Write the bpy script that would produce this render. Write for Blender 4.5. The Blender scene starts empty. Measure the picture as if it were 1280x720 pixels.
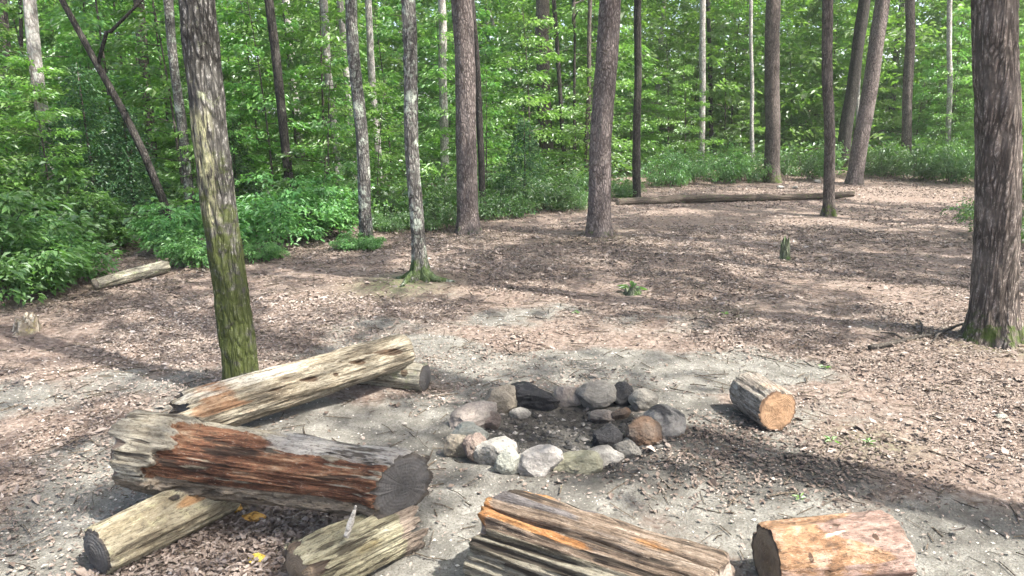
import bpy, math, random
import numpy as np
from mathutils import Vector, Matrix

R = math.radians
rng = np.random.default_rng(7)
random.seed(7)
scene = bpy.context.scene
COL = scene.collection

# ------------------------------------------------------------------ camera / mapping
CAM_H, PITCH, FPX = 1.65, R(13.0), 924.0
cam_d = bpy.data.cameras.new("camera"); cam = bpy.data.objects.new("camera", cam_d); COL.objects.link(cam)
cam_d.sensor_width = 36.0; cam_d.lens = 36.0 * FPX / 1280.0
cam_d.clip_start = 0.05; cam_d.clip_end = 2000
cam.location = (0, 0, CAM_H); cam.rotation_euler = (math.pi / 2 - PITCH, 0, 0)
scene.camera = cam

def ray(px, py):
    a = (px - 640) / FPX; b = -(py - 360) / FPX
    return np.array([a, math.cos(PITCH) + b * math.sin(PITCH), -math.sin(PITCH) + b * math.cos(PITCH)])
def at_z(px, py, z):
    d = ray(px, py); t = (z - CAM_H) / d[2]
    return np.array([0, 0, CAM_H]) + d * t
def at_y(px, py, y):
    d = ray(px, py); t = y / d[1]
    return np.array([0, 0, CAM_H]) + d * t

# ------------------------------------------------------------------ numpy noise
def _h(ix, iy, iz, s):
    n = (ix.astype(np.int64) * 374761393 + iy.astype(np.int64) * 668265263 + iz.astype(np.int64) * 2147483647 + s * 1274126177) & 0xffffffff
    n = ((n ^ (n >> 13)) * 1274126177) & 0xffffffff
    n = ((n ^ (n >> 16)) * 2246822519) & 0xffffffff
    return ((n ^ (n >> 15)) & 0xffff) / 65535.0
def vnoise(p, s=0):
    p = np.asarray(p, float); i = np.floor(p); f = p - i; f = f * f * (3 - 2 * f); i = i.astype(np.int64)
    r = 0
    for dx in (0, 1):
        wx = f[..., 0] if dx else 1 - f[..., 0]
        for dy in (0, 1):
            wy = f[..., 1] if dy else 1 - f[..., 1]
            for dz in (0, 1):
                wz = f[..., 2] if dz else 1 - f[..., 2]
                r = r + wx * wy * wz * _h(i[..., 0] + dx, i[..., 1] + dy, i[..., 2] + dz, s)
    return r
def fbm(p, s=0, o=4):
    p = np.asarray(p, float); a, t, n = 1.0, 0, 0.0
    for k in range(o):
        t = t + a * vnoise(p * (2 ** k), s + k * 17); n += a; a *= .5
    return t / n
def sstep(a, b, x):
    t = np.clip((x - a) / (b - a), 0, 1); return t * t * (3 - 2 * t)

# ------------------------------------------------------------------ ground height
def gz(x, y):
    x = np.asarray(x, float); y = np.asarray(y, float)
    z0 = np.zeros_like(x)
    z = (fbm(np.stack([x * .5, y * .5, z0], -1), 3, 3) - .5) * .10
    z = z * sstep(2.0, 7.0, np.hypot(x, y - 2.5))
    z = z + sstep(17, 60, y) * 3.0 * sstep(-15, 15, x)
    z = z + (fbm(np.stack([x * .12, y * .12, z0], -1), 9, 2) - .5) * 1.2 * sstep(14, 40, np.hypot(x, y))
    # slight mound round the moss tree
    z = z + .07 * np.exp(-((x + .95) ** 2 + (y - 7.45) ** 2) / .35)
    return z
def gnd(px, py):
    z = 0.0
    for _ in range(6):
        p = at_z(px, py, z); z = float(gz(p[0], p[1]))
    return np.array([p[0], p[1], z])

# bare-earth mask: blobs where the soil is trodden clean, the last a sunlit spot painted as soil (px, py, rx m, ry m, weight)
BLOBS = [(700, 540, 1.15, 1.0, 1.2), (760, 462, 2.2, .55, .95), (640, 650, .9, .7, 1.0), (900, 590, .9, .8, 1.0), (470, 545, .9, .7, 1.0),
         (1010, 520, .75, .55, .7), (1000, 660, 1.0, .5, .9), (1180, 690, 1.0, .35, .95), (560, 700, .5, .5, .9), (60, 500, 1.1, .6, .85),
         (100, 610, .9, .7, .8), (620, 400, 1.6, .8, .5), (800, 400, 1.4, .7, .4), (420, 420, 1.0, .5, .5), (480, 440, 1.2, .5, .75), (30, 690, .6, .5, .8), (1000, 408, .7, .4, .35)]
_B = [(*at_z(b[0], b[1], 0)[:2], b[2], b[3], b[4]) for b in BLOBS]
def dirt(x, y):
    m = np.zeros_like(x)
    for bx, by, rx, ry, w in _B:
        m = np.maximum(m, w * np.exp(-(((x - bx) / rx) ** 2 + ((y - by) / ry) ** 2) * .9))
    z0 = np.zeros_like(x)
    n = fbm(np.stack([x * 1.7, y * 1.7, z0], -1), 21, 4)
    return np.clip(sstep(.22, .92, m + (n - .5) * 1.1), 0, 1)
RING = at_z(703, 545, 0)          # centre of the fire ring

# ------------------------------------------------------------------ mesh helpers
def mesh_np(name, verts, faces, attrs=None, smooth=False, fattr=None):
    """verts (N,3); faces = list of int arrays (M,k)"""
    me = bpy.data.meshes.new(name)
    verts = np.asarray(verts, np.float32)
    if not isinstance(faces, list): faces = [faces]
    faces = [np.asarray(f, np.int32) for f in faces if len(f)]
    me.vertices.add(len(verts)); me.vertices.foreach_set("co", verts.ravel())
    loops = np.concatenate([f.ravel() for f in faces]); sizes = np.concatenate([np.full(len(f), f.shape[1], np.int32) for f in faces])
    starts = np.concatenate([[0], np.cumsum(sizes)[:-1]]).astype(np.int32)
    me.loops.add(len(loops)); me.loops.foreach_set("vertex_index", loops)
    me.polygons.add(len(sizes)); me.polygons.foreach_set("loop_start", starts); me.polygons.foreach_set("loop_total", sizes)
    me.polygons.foreach_set("use_smooth", np.full(len(sizes), smooth))
    for k, v in (attrs or {}).items():
        a = me.attributes.new(k, 'FLOAT', 'POINT'); a.data.foreach_set("value", np.asarray(v, np.float32))
    me.update(calc_edges=True); me.validate()
    return me
def obj(name, me, mat=None, parent=None, loc=None):
    o = bpy.data.objects.new(name, me); COL.objects.link(o)
    if mat is not None: me.materials.append(mat)
    if parent is not None: o.parent = parent
    if loc is not None: o.location = loc
    return o
def thing(name, label, cat, loc=(0, 0, 0), group=None):
    o = bpy.data.objects.new(name, None); COL.objects.link(o); o.location = loc
    o.empty_display_size = .1
    o["label"] = label; o["category"] = cat
    if group: o["group"] = group
    return o
def tag(o, label, cat, group=None):
    o["label"] = label; o["category"] = cat
    if group: o["group"] = group
    return o

class Acc:
    """collects geometry pieces"""
    def __init__(s): s.v, s.q, s.t, s.a, s.n = [], [], [], {}, 0
    def add(s, v, quads=None, tris=None, **attrs):
        v = np.asarray(v, float)
        if quads is not None and len(quads): s.q.append(np.asarray(quads) + s.n)
        if tris is not None and len(tris): s.t.append(np.asarray(tris) + s.n)
        for k, x in attrs.items(): s.a.setdefault(k, []).append(np.broadcast_to(x, (len(v),)))
        s.v.append(v); s.n += len(v)
    def mesh(s, name, smooth=False):
        f = []
        if s.q: f.append(np.concatenate(s.q))
        if s.t: f.append(np.concatenate(s.t))
        return mesh_np(name, np.concatenate(s.v), f, {k: np.concatenate(x) for k, x in s.a.items()}, smooth)

def nrm(v): return v / np.maximum(np.linalg.norm(v, axis=-1, keepdims=True), 1e-9)

def tube(pts, rad, seg=6, cap=True):
    pts = np.asarray(pts, float); rad = np.broadcast_to(np.asarray(rad, float), (len(pts),))
    t = nrm(np.gradient(pts, axis=0))
    ref = np.array([0, 0, 1.0]) if abs(t[0][2]) < .9 else np.array([1.0, 0, 0])
    u = nrm(np.cross(np.broadcast_to(ref, t.shape), t)); w = np.cross(t, u)
    th = np.linspace(0, 2 * math.pi, seg, endpoint=False)
    ring = pts[:, None, :] + rad[:, None, None] * (np.cos(th)[None, :, None] * u[:, None, :] + np.sin(th)[None, :, None] * w[:, None, :])
    n = len(pts); v = ring.reshape(-1, 3)
    i = np.arange(n - 1)[:, None] * seg; j = np.arange(seg)[None, :]; k = (j + 1) % seg
    q = np.stack([i + j, i + k, i + seg + k, i + seg + j], -1).reshape(-1, 4)
    tr = []
    if cap:
        v = np.concatenate([v, pts[[0]], pts[[-1]]]); a, b = n * seg, n * seg + 1
        for m in range(seg):
            tr.append((a, (m + 1) % seg, m)); tr.append((b, (n - 1) * seg + m, (n - 1) * seg + (m + 1) % seg))
    return v, q, np.array(tr, int).reshape(-1, 3)

def leaves(acc, pos, dirv, nor, L, W, curl=.15, rnd=None):
    """folded kite leaves with pointed tips: 6 verts, 4 tris"""
    pos = np.asarray(pos, float); n = len(pos)
    d = nrm(dirv); s = nrm(np.cross(nor, d)); u = np.cross(d, s)
    L = np.broadcast_to(L, (n,))[:, None]; W = np.broadcast_to(W, (n,))[:, None]
    c = np.broadcast_to(curl, (n,))[:, None]
    b = pos; tip = pos + d * L - u * L * c
    l1 = pos + d * L * .38 + s * W * .5 + u * W * .22; r1 = pos + d * L * .38 - s * W * .5 + u * W * .22
    l2 = pos + d * L * .72 + s * W * .30 + u * (W * .12 - L * c * .4); r2 = pos + d * L * .72 - s * W * .30 + u * (W * .12 - L * c * .4)
    v = np.stack([b, l1, l2, tip, r2, r1], 1).reshape(-1, 3)
    o = np.arange(n)[:, None] * 6
    q = np.concatenate([o + np.array([[0, 1, 2, 3]]), o + np.array([[0, 3, 4, 5]])])
    if rnd is None: rnd = rng.random(n)
    acc.add(v, quads=q, rnd=np.repeat(rnd, 6))

# ------------------------------------------------------------------ node helper
class NT:
    def __init__(s, name):
        s.m = bpy.data.materials.new(name); s.m.use_nodes = True; s.t = s.m.node_tree
        s.t.nodes.clear(); s.out = s.t.nodes.new("ShaderNodeOutputMaterial")
    def n(s, typ, **kw):
        nd = s.t.nodes.new("ShaderNode" + typ)
        for k, v in kw.items():
            if k.startswith("i_"):
                nd.inputs[k[2:].replace("_", " ")].default_value = v
            else: setattr(nd, k, v)
        return nd
    def l(s, a, b): s.t.links.new(a, b)
    def coord(s): return s.n("TexCoord").outputs["Object"]
    def map(s, vec, scale):
        m = s.n("Mapping"); m.inputs["Scale"].default_value = scale; s.l(vec, m.inputs["Vector"]); return m.outputs[0]
    def noise(s, vec, scale, detail=4, rough=.6, dist=0):
        nd = s.n("TexNoise"); nd.inputs["Scale"].default_value = scale; nd.inputs["Detail"].default_value = detail
        nd.inputs["Roughness"].default_value = rough; nd.inputs["Distortion"].default_value = dist
        s.l(vec, nd.inputs["Vector"]); return nd.outputs["Fac"]
    def ramp(s, fac, stops):
        r = s.n("ValToRGB"); e = r.color_ramp.elements
        while len(e) < len(stops): e.new(.5)
        for el, (p, c) in zip(e, stops):
            el.position = p; el.color = (*c, 1) if len(c) == 3 else c
        s.l(fac, r.inputs[0]); return r.outputs[0]
    def mix(s, f, a, b, mode='MIX'):
        m = s.n("Mix", data_type='RGBA', blend_type=mode)
        for inp, v in ((m.inputs[0], f), (m.inputs[6], a), (m.inputs[7], b)):
            if hasattr(v, "links"): s.l(v, inp)
            else: inp.default_value = v if isinstance(v, (int, float)) else (*v, 1)
        return m.outputs[2]
    def math(s, op, a, b=0.0, clamp=False):
        m = s.n("Math", operation=op, use_clamp=clamp)
        for inp, v in ((m.inputs[0], a), (m.inputs[1], b)):
            if hasattr(v, "links"): s.l(v, inp)
            else: inp.default_value = v
        return m.outputs[0]
    def mrange(s, v, a, b, c=0.0, d=1.0):
        m = s.n("MapRange", interpolation_type='SMOOTHSTEP'); s.l(v, m.inputs[0])
        for k, x in zip((1, 2, 3, 4), (a, b, c, d)): m.inputs[k].default_value = x
        return m.outputs[0]
    def attr(s, name): return s.n("Attribute", attribute_name=name).outputs["Fac"]
    def bump(s, h, strength=.6, dist=.01):
        b = s.n("Bump"); b.inputs["Strength"].default_value = strength; b.inputs["Distance"].default_value = dist
        s.l(h, b.inputs["Height"]); return b.outputs[0]
    def bsdf(s, col, rough=.9, nor=None, spec=.25):
        p = s.n("BsdfPrincipled"); p.inputs["Roughness"].default_value = rough; p.inputs["Specular IOR Level"].default_value = spec
        if hasattr(col, "links"): s.l(col, p.inputs["Base Color"])
        else: p.inputs["Base Color"].default_value = (*col, 1)
        if nor is not None: s.l(nor, p.inputs["Normal"])
        s.l(p.outputs[0], s.out.inputs[0]); return s.m

def hexc(r, g, b):            # sRGB 0-255 -> linear
    f = lambda c: (c / 255 / 12.92) if c <= 10 else ((c / 255 + .055) / 1.055) ** 2.4
    return (f(r), f(g), f(b))

# ------------------------------------------------------------------ materials
def leaf_mat(name, stops, trans=.45, gloss=.06, rough=.45):
    t = NT(name); col = t.ramp(t.attr("rnd"), stops)
    oi = t.n("ObjectInfo")
    hsv = t.n("HueSaturation"); t.l(col, hsv.inputs["Color"])
    t.l(t.mrange(oi.outputs["Random"], 0, 1, .75, 1.3), hsv.inputs["Value"])
    t.l(t.mrange(oi.outputs["Random"], 0, 1, .485, .51), hsv.inputs["Hue"])
    col = hsv.outputs[0]
    d = t.n("BsdfDiffuse"); t.l(col, d.inputs[0])
    tr = t.n("BsdfTranslucent"); t.l(t.mix(.5, col, (.21, .46, .05), 'MIX'), tr.inputs[0])
    m1 = t.n("MixShader"); m1.inputs[0].default_value = trans; t.l(d.outputs[0], m1.inputs[1]); t.l(tr.outputs[0], m1.inputs[2])
    g = t.n("BsdfGlossy"); g.inputs["Roughness"].default_value = rough; g.inputs[0].default_value = (.9, .95, 1, 1)
    m2 = t.n("MixShader"); m2.inputs[0].default_value = gloss; t.l(m1.outputs[0], m2.inputs[1]); t.l(g.outputs[0], m2.inputs[2])
    t.l(m2.outputs[0], t.out.inputs[0]); return t.m
M_leaf = leaf_mat("beech_leaf", [(0, (.042, .120, .018)), (.5, (.080, .200, .032)), (.85, (.125, .26, .046)), (1, (.20, .33, .085))], trans=.55)
M_leaf_yel = leaf_mat("maple_leaf", [(0, (.080, .175, .024)), (.5, (.135, .265, .040)), (1, (.23, .36, .085))], trans=.58)
M_leaf_blue = leaf_mat("shrub_leaf", [(0, (.050, .145, .040)), (.5, (.10, .235, .062)), (1, (.17, .32, .10))], trans=.5, gloss=.045, rough=.5)
M_leaf_dark = leaf_mat("hemlock_needles", [(0, (.020, .055, .022)), (.6, (.034, .085, .032)), (1, (.06, .12, .045))], trans=.25, gloss=.04)
M_canopy = leaf_mat("canopy_leaf", [(0, (.04, .10, .015)), (1, (.09, .18, .03))], trans=.5)

def ground_mat():
    t = NT("forest_floor"); c = t.coord()
    n1 = t.noise(c, 2.2, 6, .65); n2 = t.noise(c, 26, 5, .7); n3 = t.noise(c, 95, 4, .75); n4 = t.noise(c, 7, 6, .68)
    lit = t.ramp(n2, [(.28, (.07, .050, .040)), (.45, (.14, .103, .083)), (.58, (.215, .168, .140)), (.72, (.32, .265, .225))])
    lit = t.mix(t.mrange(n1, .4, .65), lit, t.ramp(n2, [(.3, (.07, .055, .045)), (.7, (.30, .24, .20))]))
    soil = t.ramp(n4, [(.3, (.10, .096, .084)), (.5, (.178, .172, .152)), (.7, (.28, .272, .242))])
    soil = t.mix(t.mrange(n3, .45, .62, 0, .75), soil, (.095, .085, .072))
    soil = t.mix(t.mrange(n2, .60, .72, 0, .6), soil, (.40, .37, .32))
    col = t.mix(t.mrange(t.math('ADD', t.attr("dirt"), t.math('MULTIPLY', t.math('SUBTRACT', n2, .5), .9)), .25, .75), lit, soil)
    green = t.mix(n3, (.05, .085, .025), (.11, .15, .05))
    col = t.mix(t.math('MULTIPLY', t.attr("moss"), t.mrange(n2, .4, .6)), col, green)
    soot_dark = t.attr("soot_dark")  # fire soot and stained soil, plus one painted shadow band
    col = t.mix(t.math('MULTIPLY', soot_dark, t.mrange(n2, .3, .7, 1, .7), True), col, t.ramp(n3, [(.3, (.016, .015, .014)), (.58, (.045, .041, .037)), (.78, (.11, .10, .092))]))
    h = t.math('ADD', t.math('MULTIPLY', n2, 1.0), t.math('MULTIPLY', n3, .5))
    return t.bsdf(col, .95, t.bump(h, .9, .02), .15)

def bark_mat(name, dark, mid, light, freq=26, zs=.22, lichen=None, lich=(.62, .75), moss=0.0, moss_h=.5, mossc=(.07, .11, .015), patch=None, bumpd=.012):
    t = NT(name); c = t.coord()
    m = t.map(c, (1, 1, zs)); mw = t.n("VectorMath", operation='ADD'); t.l(m, mw.inputs[0])
    nw = t.n("TexNoise"); nw.inputs["Scale"].default_value = 6; t.l(m, nw.inputs["Vector"])
    sc = t.n("VectorMath", operation='SCALE'); t.l(nw.outputs["Color"], sc.inputs[0]); sc.inputs["Scale"].default_value = .11; t.l(sc.outputs[0], mw.inputs[1])
    v = t.n("TexVoronoi", feature='DISTANCE_TO_EDGE'); v.inputs["Scale"].default_value = freq; t.l(mw.outputs[0], v.inputs["Vector"])
    n1 = t.noise(m, freq * .9, 6, .7); n2 = t.noise(c, 3.2, 4, .6); n3 = t.noise(t.map(c, (1, 1, .40)), 75, 4, .75)
    plate = t.mrange(t.math("ADD", v.outputs["Distance"], t.math("MULTIPLY", t.math("SUBTRACT", n1, .5), .5)), -.02, .26)
    col = t.mix(t.math('MULTIPLY', plate, t.mrange(n1, .25, .62), True), dark, mid)
    col = t.mix(t.math('MULTIPLY', t.mrange(n3, .52, .66), plate, True), col, light)
    col = t.mix(t.mrange(n3, .48, .36, 0, .75), col, dark)
    col = t.mix(t.mrange(n2, .4, .72, 0, .3), col, t.mix(.5, mid, light))
    if lichen is not None:
        nl = t.noise(c, 9, 6, .7); col = t.mix(t.mrange(nl, lich[0], lich[1], 0, .85), col, lichen)
    if patch is not None:                     # pale weathered scar: z0, z1, colour
        z = t.n("SeparateXYZ"); t.l(c, z.inputs[0])
        f = t.math('MULTIPLY', t.mrange(z.outputs[2], patch[0], patch[0] + .12), t.mrange(z.outputs[2], patch[1] - .15, patch[1], 1, 0))
        f = t.math('MULTIPLY', f, t.mrange(z.outputs[0], .0, -.06)); col = t.mix(t.math('MULTIPLY', f, t.mrange(n1, .42, .6)), col, patch[2])
    if moss > 0:
        z = t.n("SeparateXYZ"); t.l(c, z.inputs[0])
        f = t.mrange(z.outputs[2], moss_h * .25, moss_h, 1, 0)
        nm = t.noise(c, 11, 6, .7); f = t.math('ADD', t.math('MULTIPLY', f, moss), t.math('MULTIPLY', t.math('SUBTRACT', nm, .5), 2.4))
        col = t.mix(t.mrange(f, .35, .75, 0, .85), col, t.mix(n3, (mossc[0] * .55, mossc[1] * .55, mossc[2] * .6), (mossc[0] * 1.35, mossc[1] * 1.35, mossc[2] * 1.3)))
    h = t.math('ADD', t.math('MULTIPLY', plate, .8), t.math('MULTIPLY', n1, .7))
    return t.bsdf(col, .92, t.bump(h, 1.0, bumpd), .15)
B_oak = bark_mat("oak_bark_mossy", (.026, .024, .021), (.095, .090, .080), (.34, .325, .30), 38, .20, (.30, .33, .20), (.58, .72), .74, 2.2, (.062, .078, .020), (1.0, 1.75, (.36, .35, .20)))
B_big = bark_mat("oak_bark_brown", (.038, .031, .027), (.155, .126, .108), (.35, .31, .275), 32, .14, None, (.6, .7), .50, .34, (.055, .085, .016))
B_pine = bark_mat("pine_bark", (.068, .055, .050), (.175, .146, .135), (.32, .28, .262), 30, .34, None, (.6, .7), .35, .18, (.05, .08, .02))
B_pale = bark_mat("pale_bark", (.17, .155, .14), (.38, .36, .335), (.55, .53, .50), 30, .35, (.42, .46, .40), (.5, .68), .5, .22, bumpd=.006)
B_grey = bark_mat("grey_bark", (.035, .032, .029), (.130, .122, .110), (.36, .35, .32), 34, .3, (.36, .40, .33), (.50, .64), .70, .36, (.045, .075, .017), bumpd=.008)
B_dark = bark_mat("dark_bark", (.020, .018, .016), (.055, .049, .043), (.12, .11, .10), 34, .25, (.18, .20, .16), (.62, .72), .4, .4, bumpd=.008)
B_mid = bark_mat("brown_bark", (.045, .037, .033), (.130, .108, .095), (.25, .22, .195), 34, .25, None, (.6, .7), .5, .4, bumpd=.008)
B_dry = bark_mat("dry_stick_bark", (.03, .026, .022), (.08, .07, .06), (.16, .145, .125), 60, .3, bumpd=.003)
B_twig = bark_mat("twig_bark", (.05, .04, .03), (.12, .095, .07), (.2, .17, .13), 60, .3, bumpd=.003)

def wood_mat(name, ramp, m1=None, m2=None, m3=None, freq=16, fine=70, sx=.16, bumpd=.010, crack=.5, blot=None):
    """weathered wood with the grain along local X; m1..m3 = ramps shown where the mask attributes are 1"""
    t = NT(name); c = t.coord(); cm = t.map(c, (sx, 1, 1))
    n1 = t.noise(cm, freq, 6, .68, .4); n2 = t.noise(cm, fine, 4, .7); n3 = t.noise(c, 14, 5, .65)
    f = t.math('ADD', t.math('MULTIPLY', n1, .6), t.math('MULTIPLY', n2, .4))
    col = t.ramp(f, ramp)
    if blot: col = t.mix(t.mrange(n3, blot[1], blot[2], 0, .9), col, blot[0])
    for k, r in (("m1", m1), ("m2", m2), ("m3", m3)):
        if r is None: continue
        a = t.math('ADD', t.attr(k), t.math('MULTIPLY', t.math('SUBTRACT', t.math('ADD', t.math('MULTIPLY', n1, .7), t.math('MULTIPLY', n3, .3)), .5), 1.1))
        col = t.mix(t.mrange(a, .40, .60), col, t.ramp(f, r))
    sp = t.noise(t.map(c, (.40, 1, 1)), 95, 6, .8)
    col = t.mix(t.mrange(sp, .52, .36, 0, .72), col, (.045, .035, .027)); col = t.mix(t.mrange(sp, .57, .68, 0, .5), col, (.50, .45, .37))
    cr = t.mrange(t.noise(cm, freq * 1.7, 3, .5), .37, .44, 1, 0)
    col = t.mix(t.math('MULTIPLY', cr, crack), col, (.035, .028, .022))
    h = t.math('SUBTRACT', t.math('ADD', t.math('ADD', t.math('MULTIPLY', n1, .7), t.math('MULTIPLY', sp, .5)), t.math('MULTIPLY', n2, .7)), t.math('MULTIPLY', cr, .35))
    return t.bsdf(col, .88, t.bump(h, 1.0, bumpd), .2)

def cut_mat(name, heart, sap, rim, rings=95, dark=.5, dirtc=(.10, .09, .08), dirtf=.4):
    """end grain: rings round local X"""
    t = NT(name); c = t.coord(); yz = t.map(c, (0, 1, 1))
    w = t.n("VectorMath", operation='LENGTH'); nz = t.noise(c, 9, 4, .6)
    t.l(yz, w.inputs[0]); r = t.math('ADD', w.outputs["Value"], t.math('MULTIPLY', t.math('SUBTRACT', nz, .5), .03))
    rg = t.math('SINE', t.math('MULTIPLY', r, rings * 6.28)); rn = t.attr("rad")
    col = t.ramp(t.math('ADD', rn, t.math('MULTIPLY', t.math('SUBTRACT', nz, .5), .3)), [(.0, heart), (.55, sap), (.86, sap), (.95, rim)])
    col = t.mix(t.mrange(rg, .2, 1, 0, dark), col, tuple(x * .55 for x in sap))
    col = t.mix(t.mrange(t.noise(c, 18, 5, .7), .45, .7, 0, dirtf), col, dirtc)
    h = t.math('ADD', t.math('MULTIPLY', t.noise(c, 120, 3), 1.0), t.math('MULTIPLY', rg, .15))
    return t.bsdf(col, .85, t.bump(h, .7, .004), .2)

def rock_mat(name, a, b, spot=None, soot_dark=0.0, rust=None):
    t = NT(name); c = t.coord(); oi = t.n("ObjectInfo")
    va = t.n("VectorMath", operation='ADD'); t.l(c, va.inputs[0]); cx = t.n("CombineXYZ"); t.l(t.math('MULTIPLY', oi.outputs["Random"], 40), cx.inputs[0]); t.l(cx.outputs[0], va.inputs[1])
    c = va.outputs[0]
    n1 = t.noise(c, 13, 7, .75); n2 = t.noise(c, 85, 5, .75); n3 = t.noise(c, 6, 4, .65)
    col = t.mix(t.mrange(n1, .3, .7), a, b); col = t.mix(t.mrange(n2, .50, .68, 0, .5), col, tuple(x * .45 for x in a)); col = t.mix(t.mrange(n1, .55, .66, 0, .55), col, (.10, .085, .065))
    if spot: col = t.mix(t.mrange(n1, .56, .68, 0, .8), col, spot)
    if rust: col = t.mix(t.mrange(n3, .42, .58, 0, .9), col, rust)
    gp = t.n("NewGeometry").outputs["Position"]; vd = t.n("VectorMath", operation='DISTANCE'); fl = t.map(gp, (1, 1.1, 0)); t.l(fl, vd.inputs[0]); vd.inputs[1].default_value = (RING[0], RING[1] * 1.1, 0)
    col = t.mix(t.mrange(t.math('ADD', vd.outputs["Value"], t.math('MULTIPLY', t.math('SUBTRACT', n3, .5), .28)), .44, .30, 0, .6), col, (.045, .041, .038))
    if soot_dark > 0: col = t.mix(t.mrange(t.math('ADD', n3, soot_dark * .5), .52, .70, 0, .93), col, (.022, .022, .024))
    h = t.math('ADD', n1, t.math('MULTIPLY', n2, .5))
    return t.bsdf(col, .85, t.bump(h, 1.0, .02), .25)

# ------------------------------------------------------------------ GROUND
def graded(lo, hi, dlo, dhi, step, grow):
    a = list(np.arange(dlo, dhi + 1e-6, step)); s = step; x = dhi
    while x < hi: s *= grow; x += s; a.append(x)
    s = step; x = dlo
    while x > lo: s *= grow; x -= s; a.insert(0, x)
    return np.array(a)
gx = graded(-220, 220, -3.6, 3.6, .032, 1.035); gy = graded(-150, 320, 1.5, 6.6, .030, 1.03)
X, Y = np.meshgrid(gx, gy); Xf, Yf = X.ravel(), Y.ravel()
D = dirt(Xf, Yf) * sstep(14, 9, np.hypot(Xf, Yf))
Z = gz(Xf, Yf); z0 = np.zeros_like(Xf)
Z = Z + ((fbm(np.stack([Xf * 9, Yf * 9, z0], -1), 5, 3) - .5) * .030 * (1 - .6 * D) + (fbm(np.stack([Xf * 2.5, Yf * 2.5, z0], -1), 6, 2) - .5) * .05) * sstep(16, 7, np.hypot(Xf, Yf))
rr = np.hypot(Xf - RING[0], (Yf - RING[1]) * 1.05); Z = Z - .05 * sstep(.48, .2, rr) + .015 * np.exp(-((rr - .62) / .16) ** 2)
SOOT_SHADE = np.clip(sstep(.66, .44, rr + (fbm(np.stack([Xf * 5, Yf * 5, z0], -1), 31, 3) - .5) * .35), 0, 1)
for (sx_, sy_, rx_, ry_, w_) in ((900, 545, .45, .22, .85), (930, 590, .75, .30, .8), (880, 515, .3, .18, .6), (1040, 600, .5, .25, .5), (1190, 655, .8, .16, .45), (560, 560, .2, .3, .35), (700, 615, .5, .14, .5)):  # stained soil patches; the thin right-hand band paints a trunk's cast shadow
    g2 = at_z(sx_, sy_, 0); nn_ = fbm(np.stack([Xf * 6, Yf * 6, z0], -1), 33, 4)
    SOOT_SHADE = np.maximum(SOOT_SHADE, w_ * sstep(.25, .75, np.exp(-((Xf - g2[0]) / rx_) ** 2 - ((Yf - g2[1]) / ry_) ** 2) + (nn_ - .5) * 1.1))
MOSS = np.zeros_like(Xf)
for (mx, my, mr, w) in ((500, 352, .45, .9), (760, 500, .01, 0), (905, 392, .25, .5), (1090, 555, .22, .45), (1245, 430, .35, .5), (748, 296, .5, .5), (590, 295, .5, .3)):
    p = gnd(mx, my); MOSS = np.maximum(MOSS, w * np.exp(-((Xf - p[0]) ** 2 + (Yf - p[1]) ** 2) / mr ** 2))
ny, nx = X.shape
idx = (np.arange(ny - 1)[:, None] * nx + np.arange(nx - 1)[None, :]).ravel()
quads = np.stack([idx, idx + 1, idx + nx + 1, idx + nx], -1)
me = mesh_np("ground", np.stack([Xf, Yf, Z], -1), quads, {"dirt": D, "soot_dark": SOOT_SHADE, "moss": MOSS}, True)
ground = obj("ground", me, ground_mat()); ground["kind"] = "structure"
_gx, _gy, _gZ = gx, gy, Z.reshape(ny, nx)
def gh(x, y):
    """height of the built ground sheet"""
    x = np.asarray(x, float); y = np.asarray(y, float)
    i = np.clip(np.searchsorted(_gx, x) - 1, 0, nx - 2); j = np.clip(np.searchsorted(_gy, y) - 1, 0, ny - 2)
    fx = (x - _gx[i]) / (_gx[i + 1] - _gx[i]); fy = (y - _gy[j]) / (_gy[j + 1] - _gy[j])
    return (_gZ[j, i] * (1 - fx) + _gZ[j, i + 1] * fx) * (1 - fy) + (_gZ[j + 1, i] * (1 - fx) + _gZ[j + 1, i + 1] * fx) * fy

# ------------------------------------------------------------------ LEAF LITTER (nobody could count it)
def litter_mat():
    t = NT("dead_leaf"); c = t.ramp(t.attr("rnd"), [(0, (.070, .054, .045)), (.22, (.140, .110, .091)), (.45, (.205, .168, .143)), (.68, (.27, .227, .196)), (.88, (.325, .275, .24)), (1, (.41, .365, .33))])
    n = t.noise(t.coord(), 60, 3, .6); c = t.mix(t.mrange(n, .35, .7, 0, .35), c, (.09, .06, .045))
    return t.bsdf(c, .75, None, .25)
M_litter = litter_mat()
acc = Acc()
def scatter(n, x0, x1, y0, y1, size, keepf):
    x = rng.uniform(x0, x1, n); y = rng.uniform(y0, y1, n)
    # only inside what the picture could see, with a margin
    k = (np.abs(x) < .78 * y + 1.3) & (rng.random(n) < keepf(x, y)); x, y = x[k], y[k]; n = len(x)
    a = rng.uniform(0, 6.283, n); d = np.stack([np.cos(a), np.sin(a), rng.normal(0, .22, n)], -1)
    nor = nrm(np.stack([rng.normal(0, .27, n), rng.normal(0, .27, n), np.ones(n)], -1))
    z = gh(x, y) + rng.uniform(-.002, .016, n)
    L = size * rng.uniform(.45, 1.25, n)
    leaves(acc, np.stack([x, y, z], -1) - d * L[:, None] * .5, d, nor, L, L * rng.uniform(.4, .75, n), rng.normal(.05, .25, n), np.clip(rng.normal(.50, .22, n) + (fbm(np.stack([x * .8, y * .8, x * 0], -1), 47, 3) - .5) * .55, 0, 1))
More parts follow.
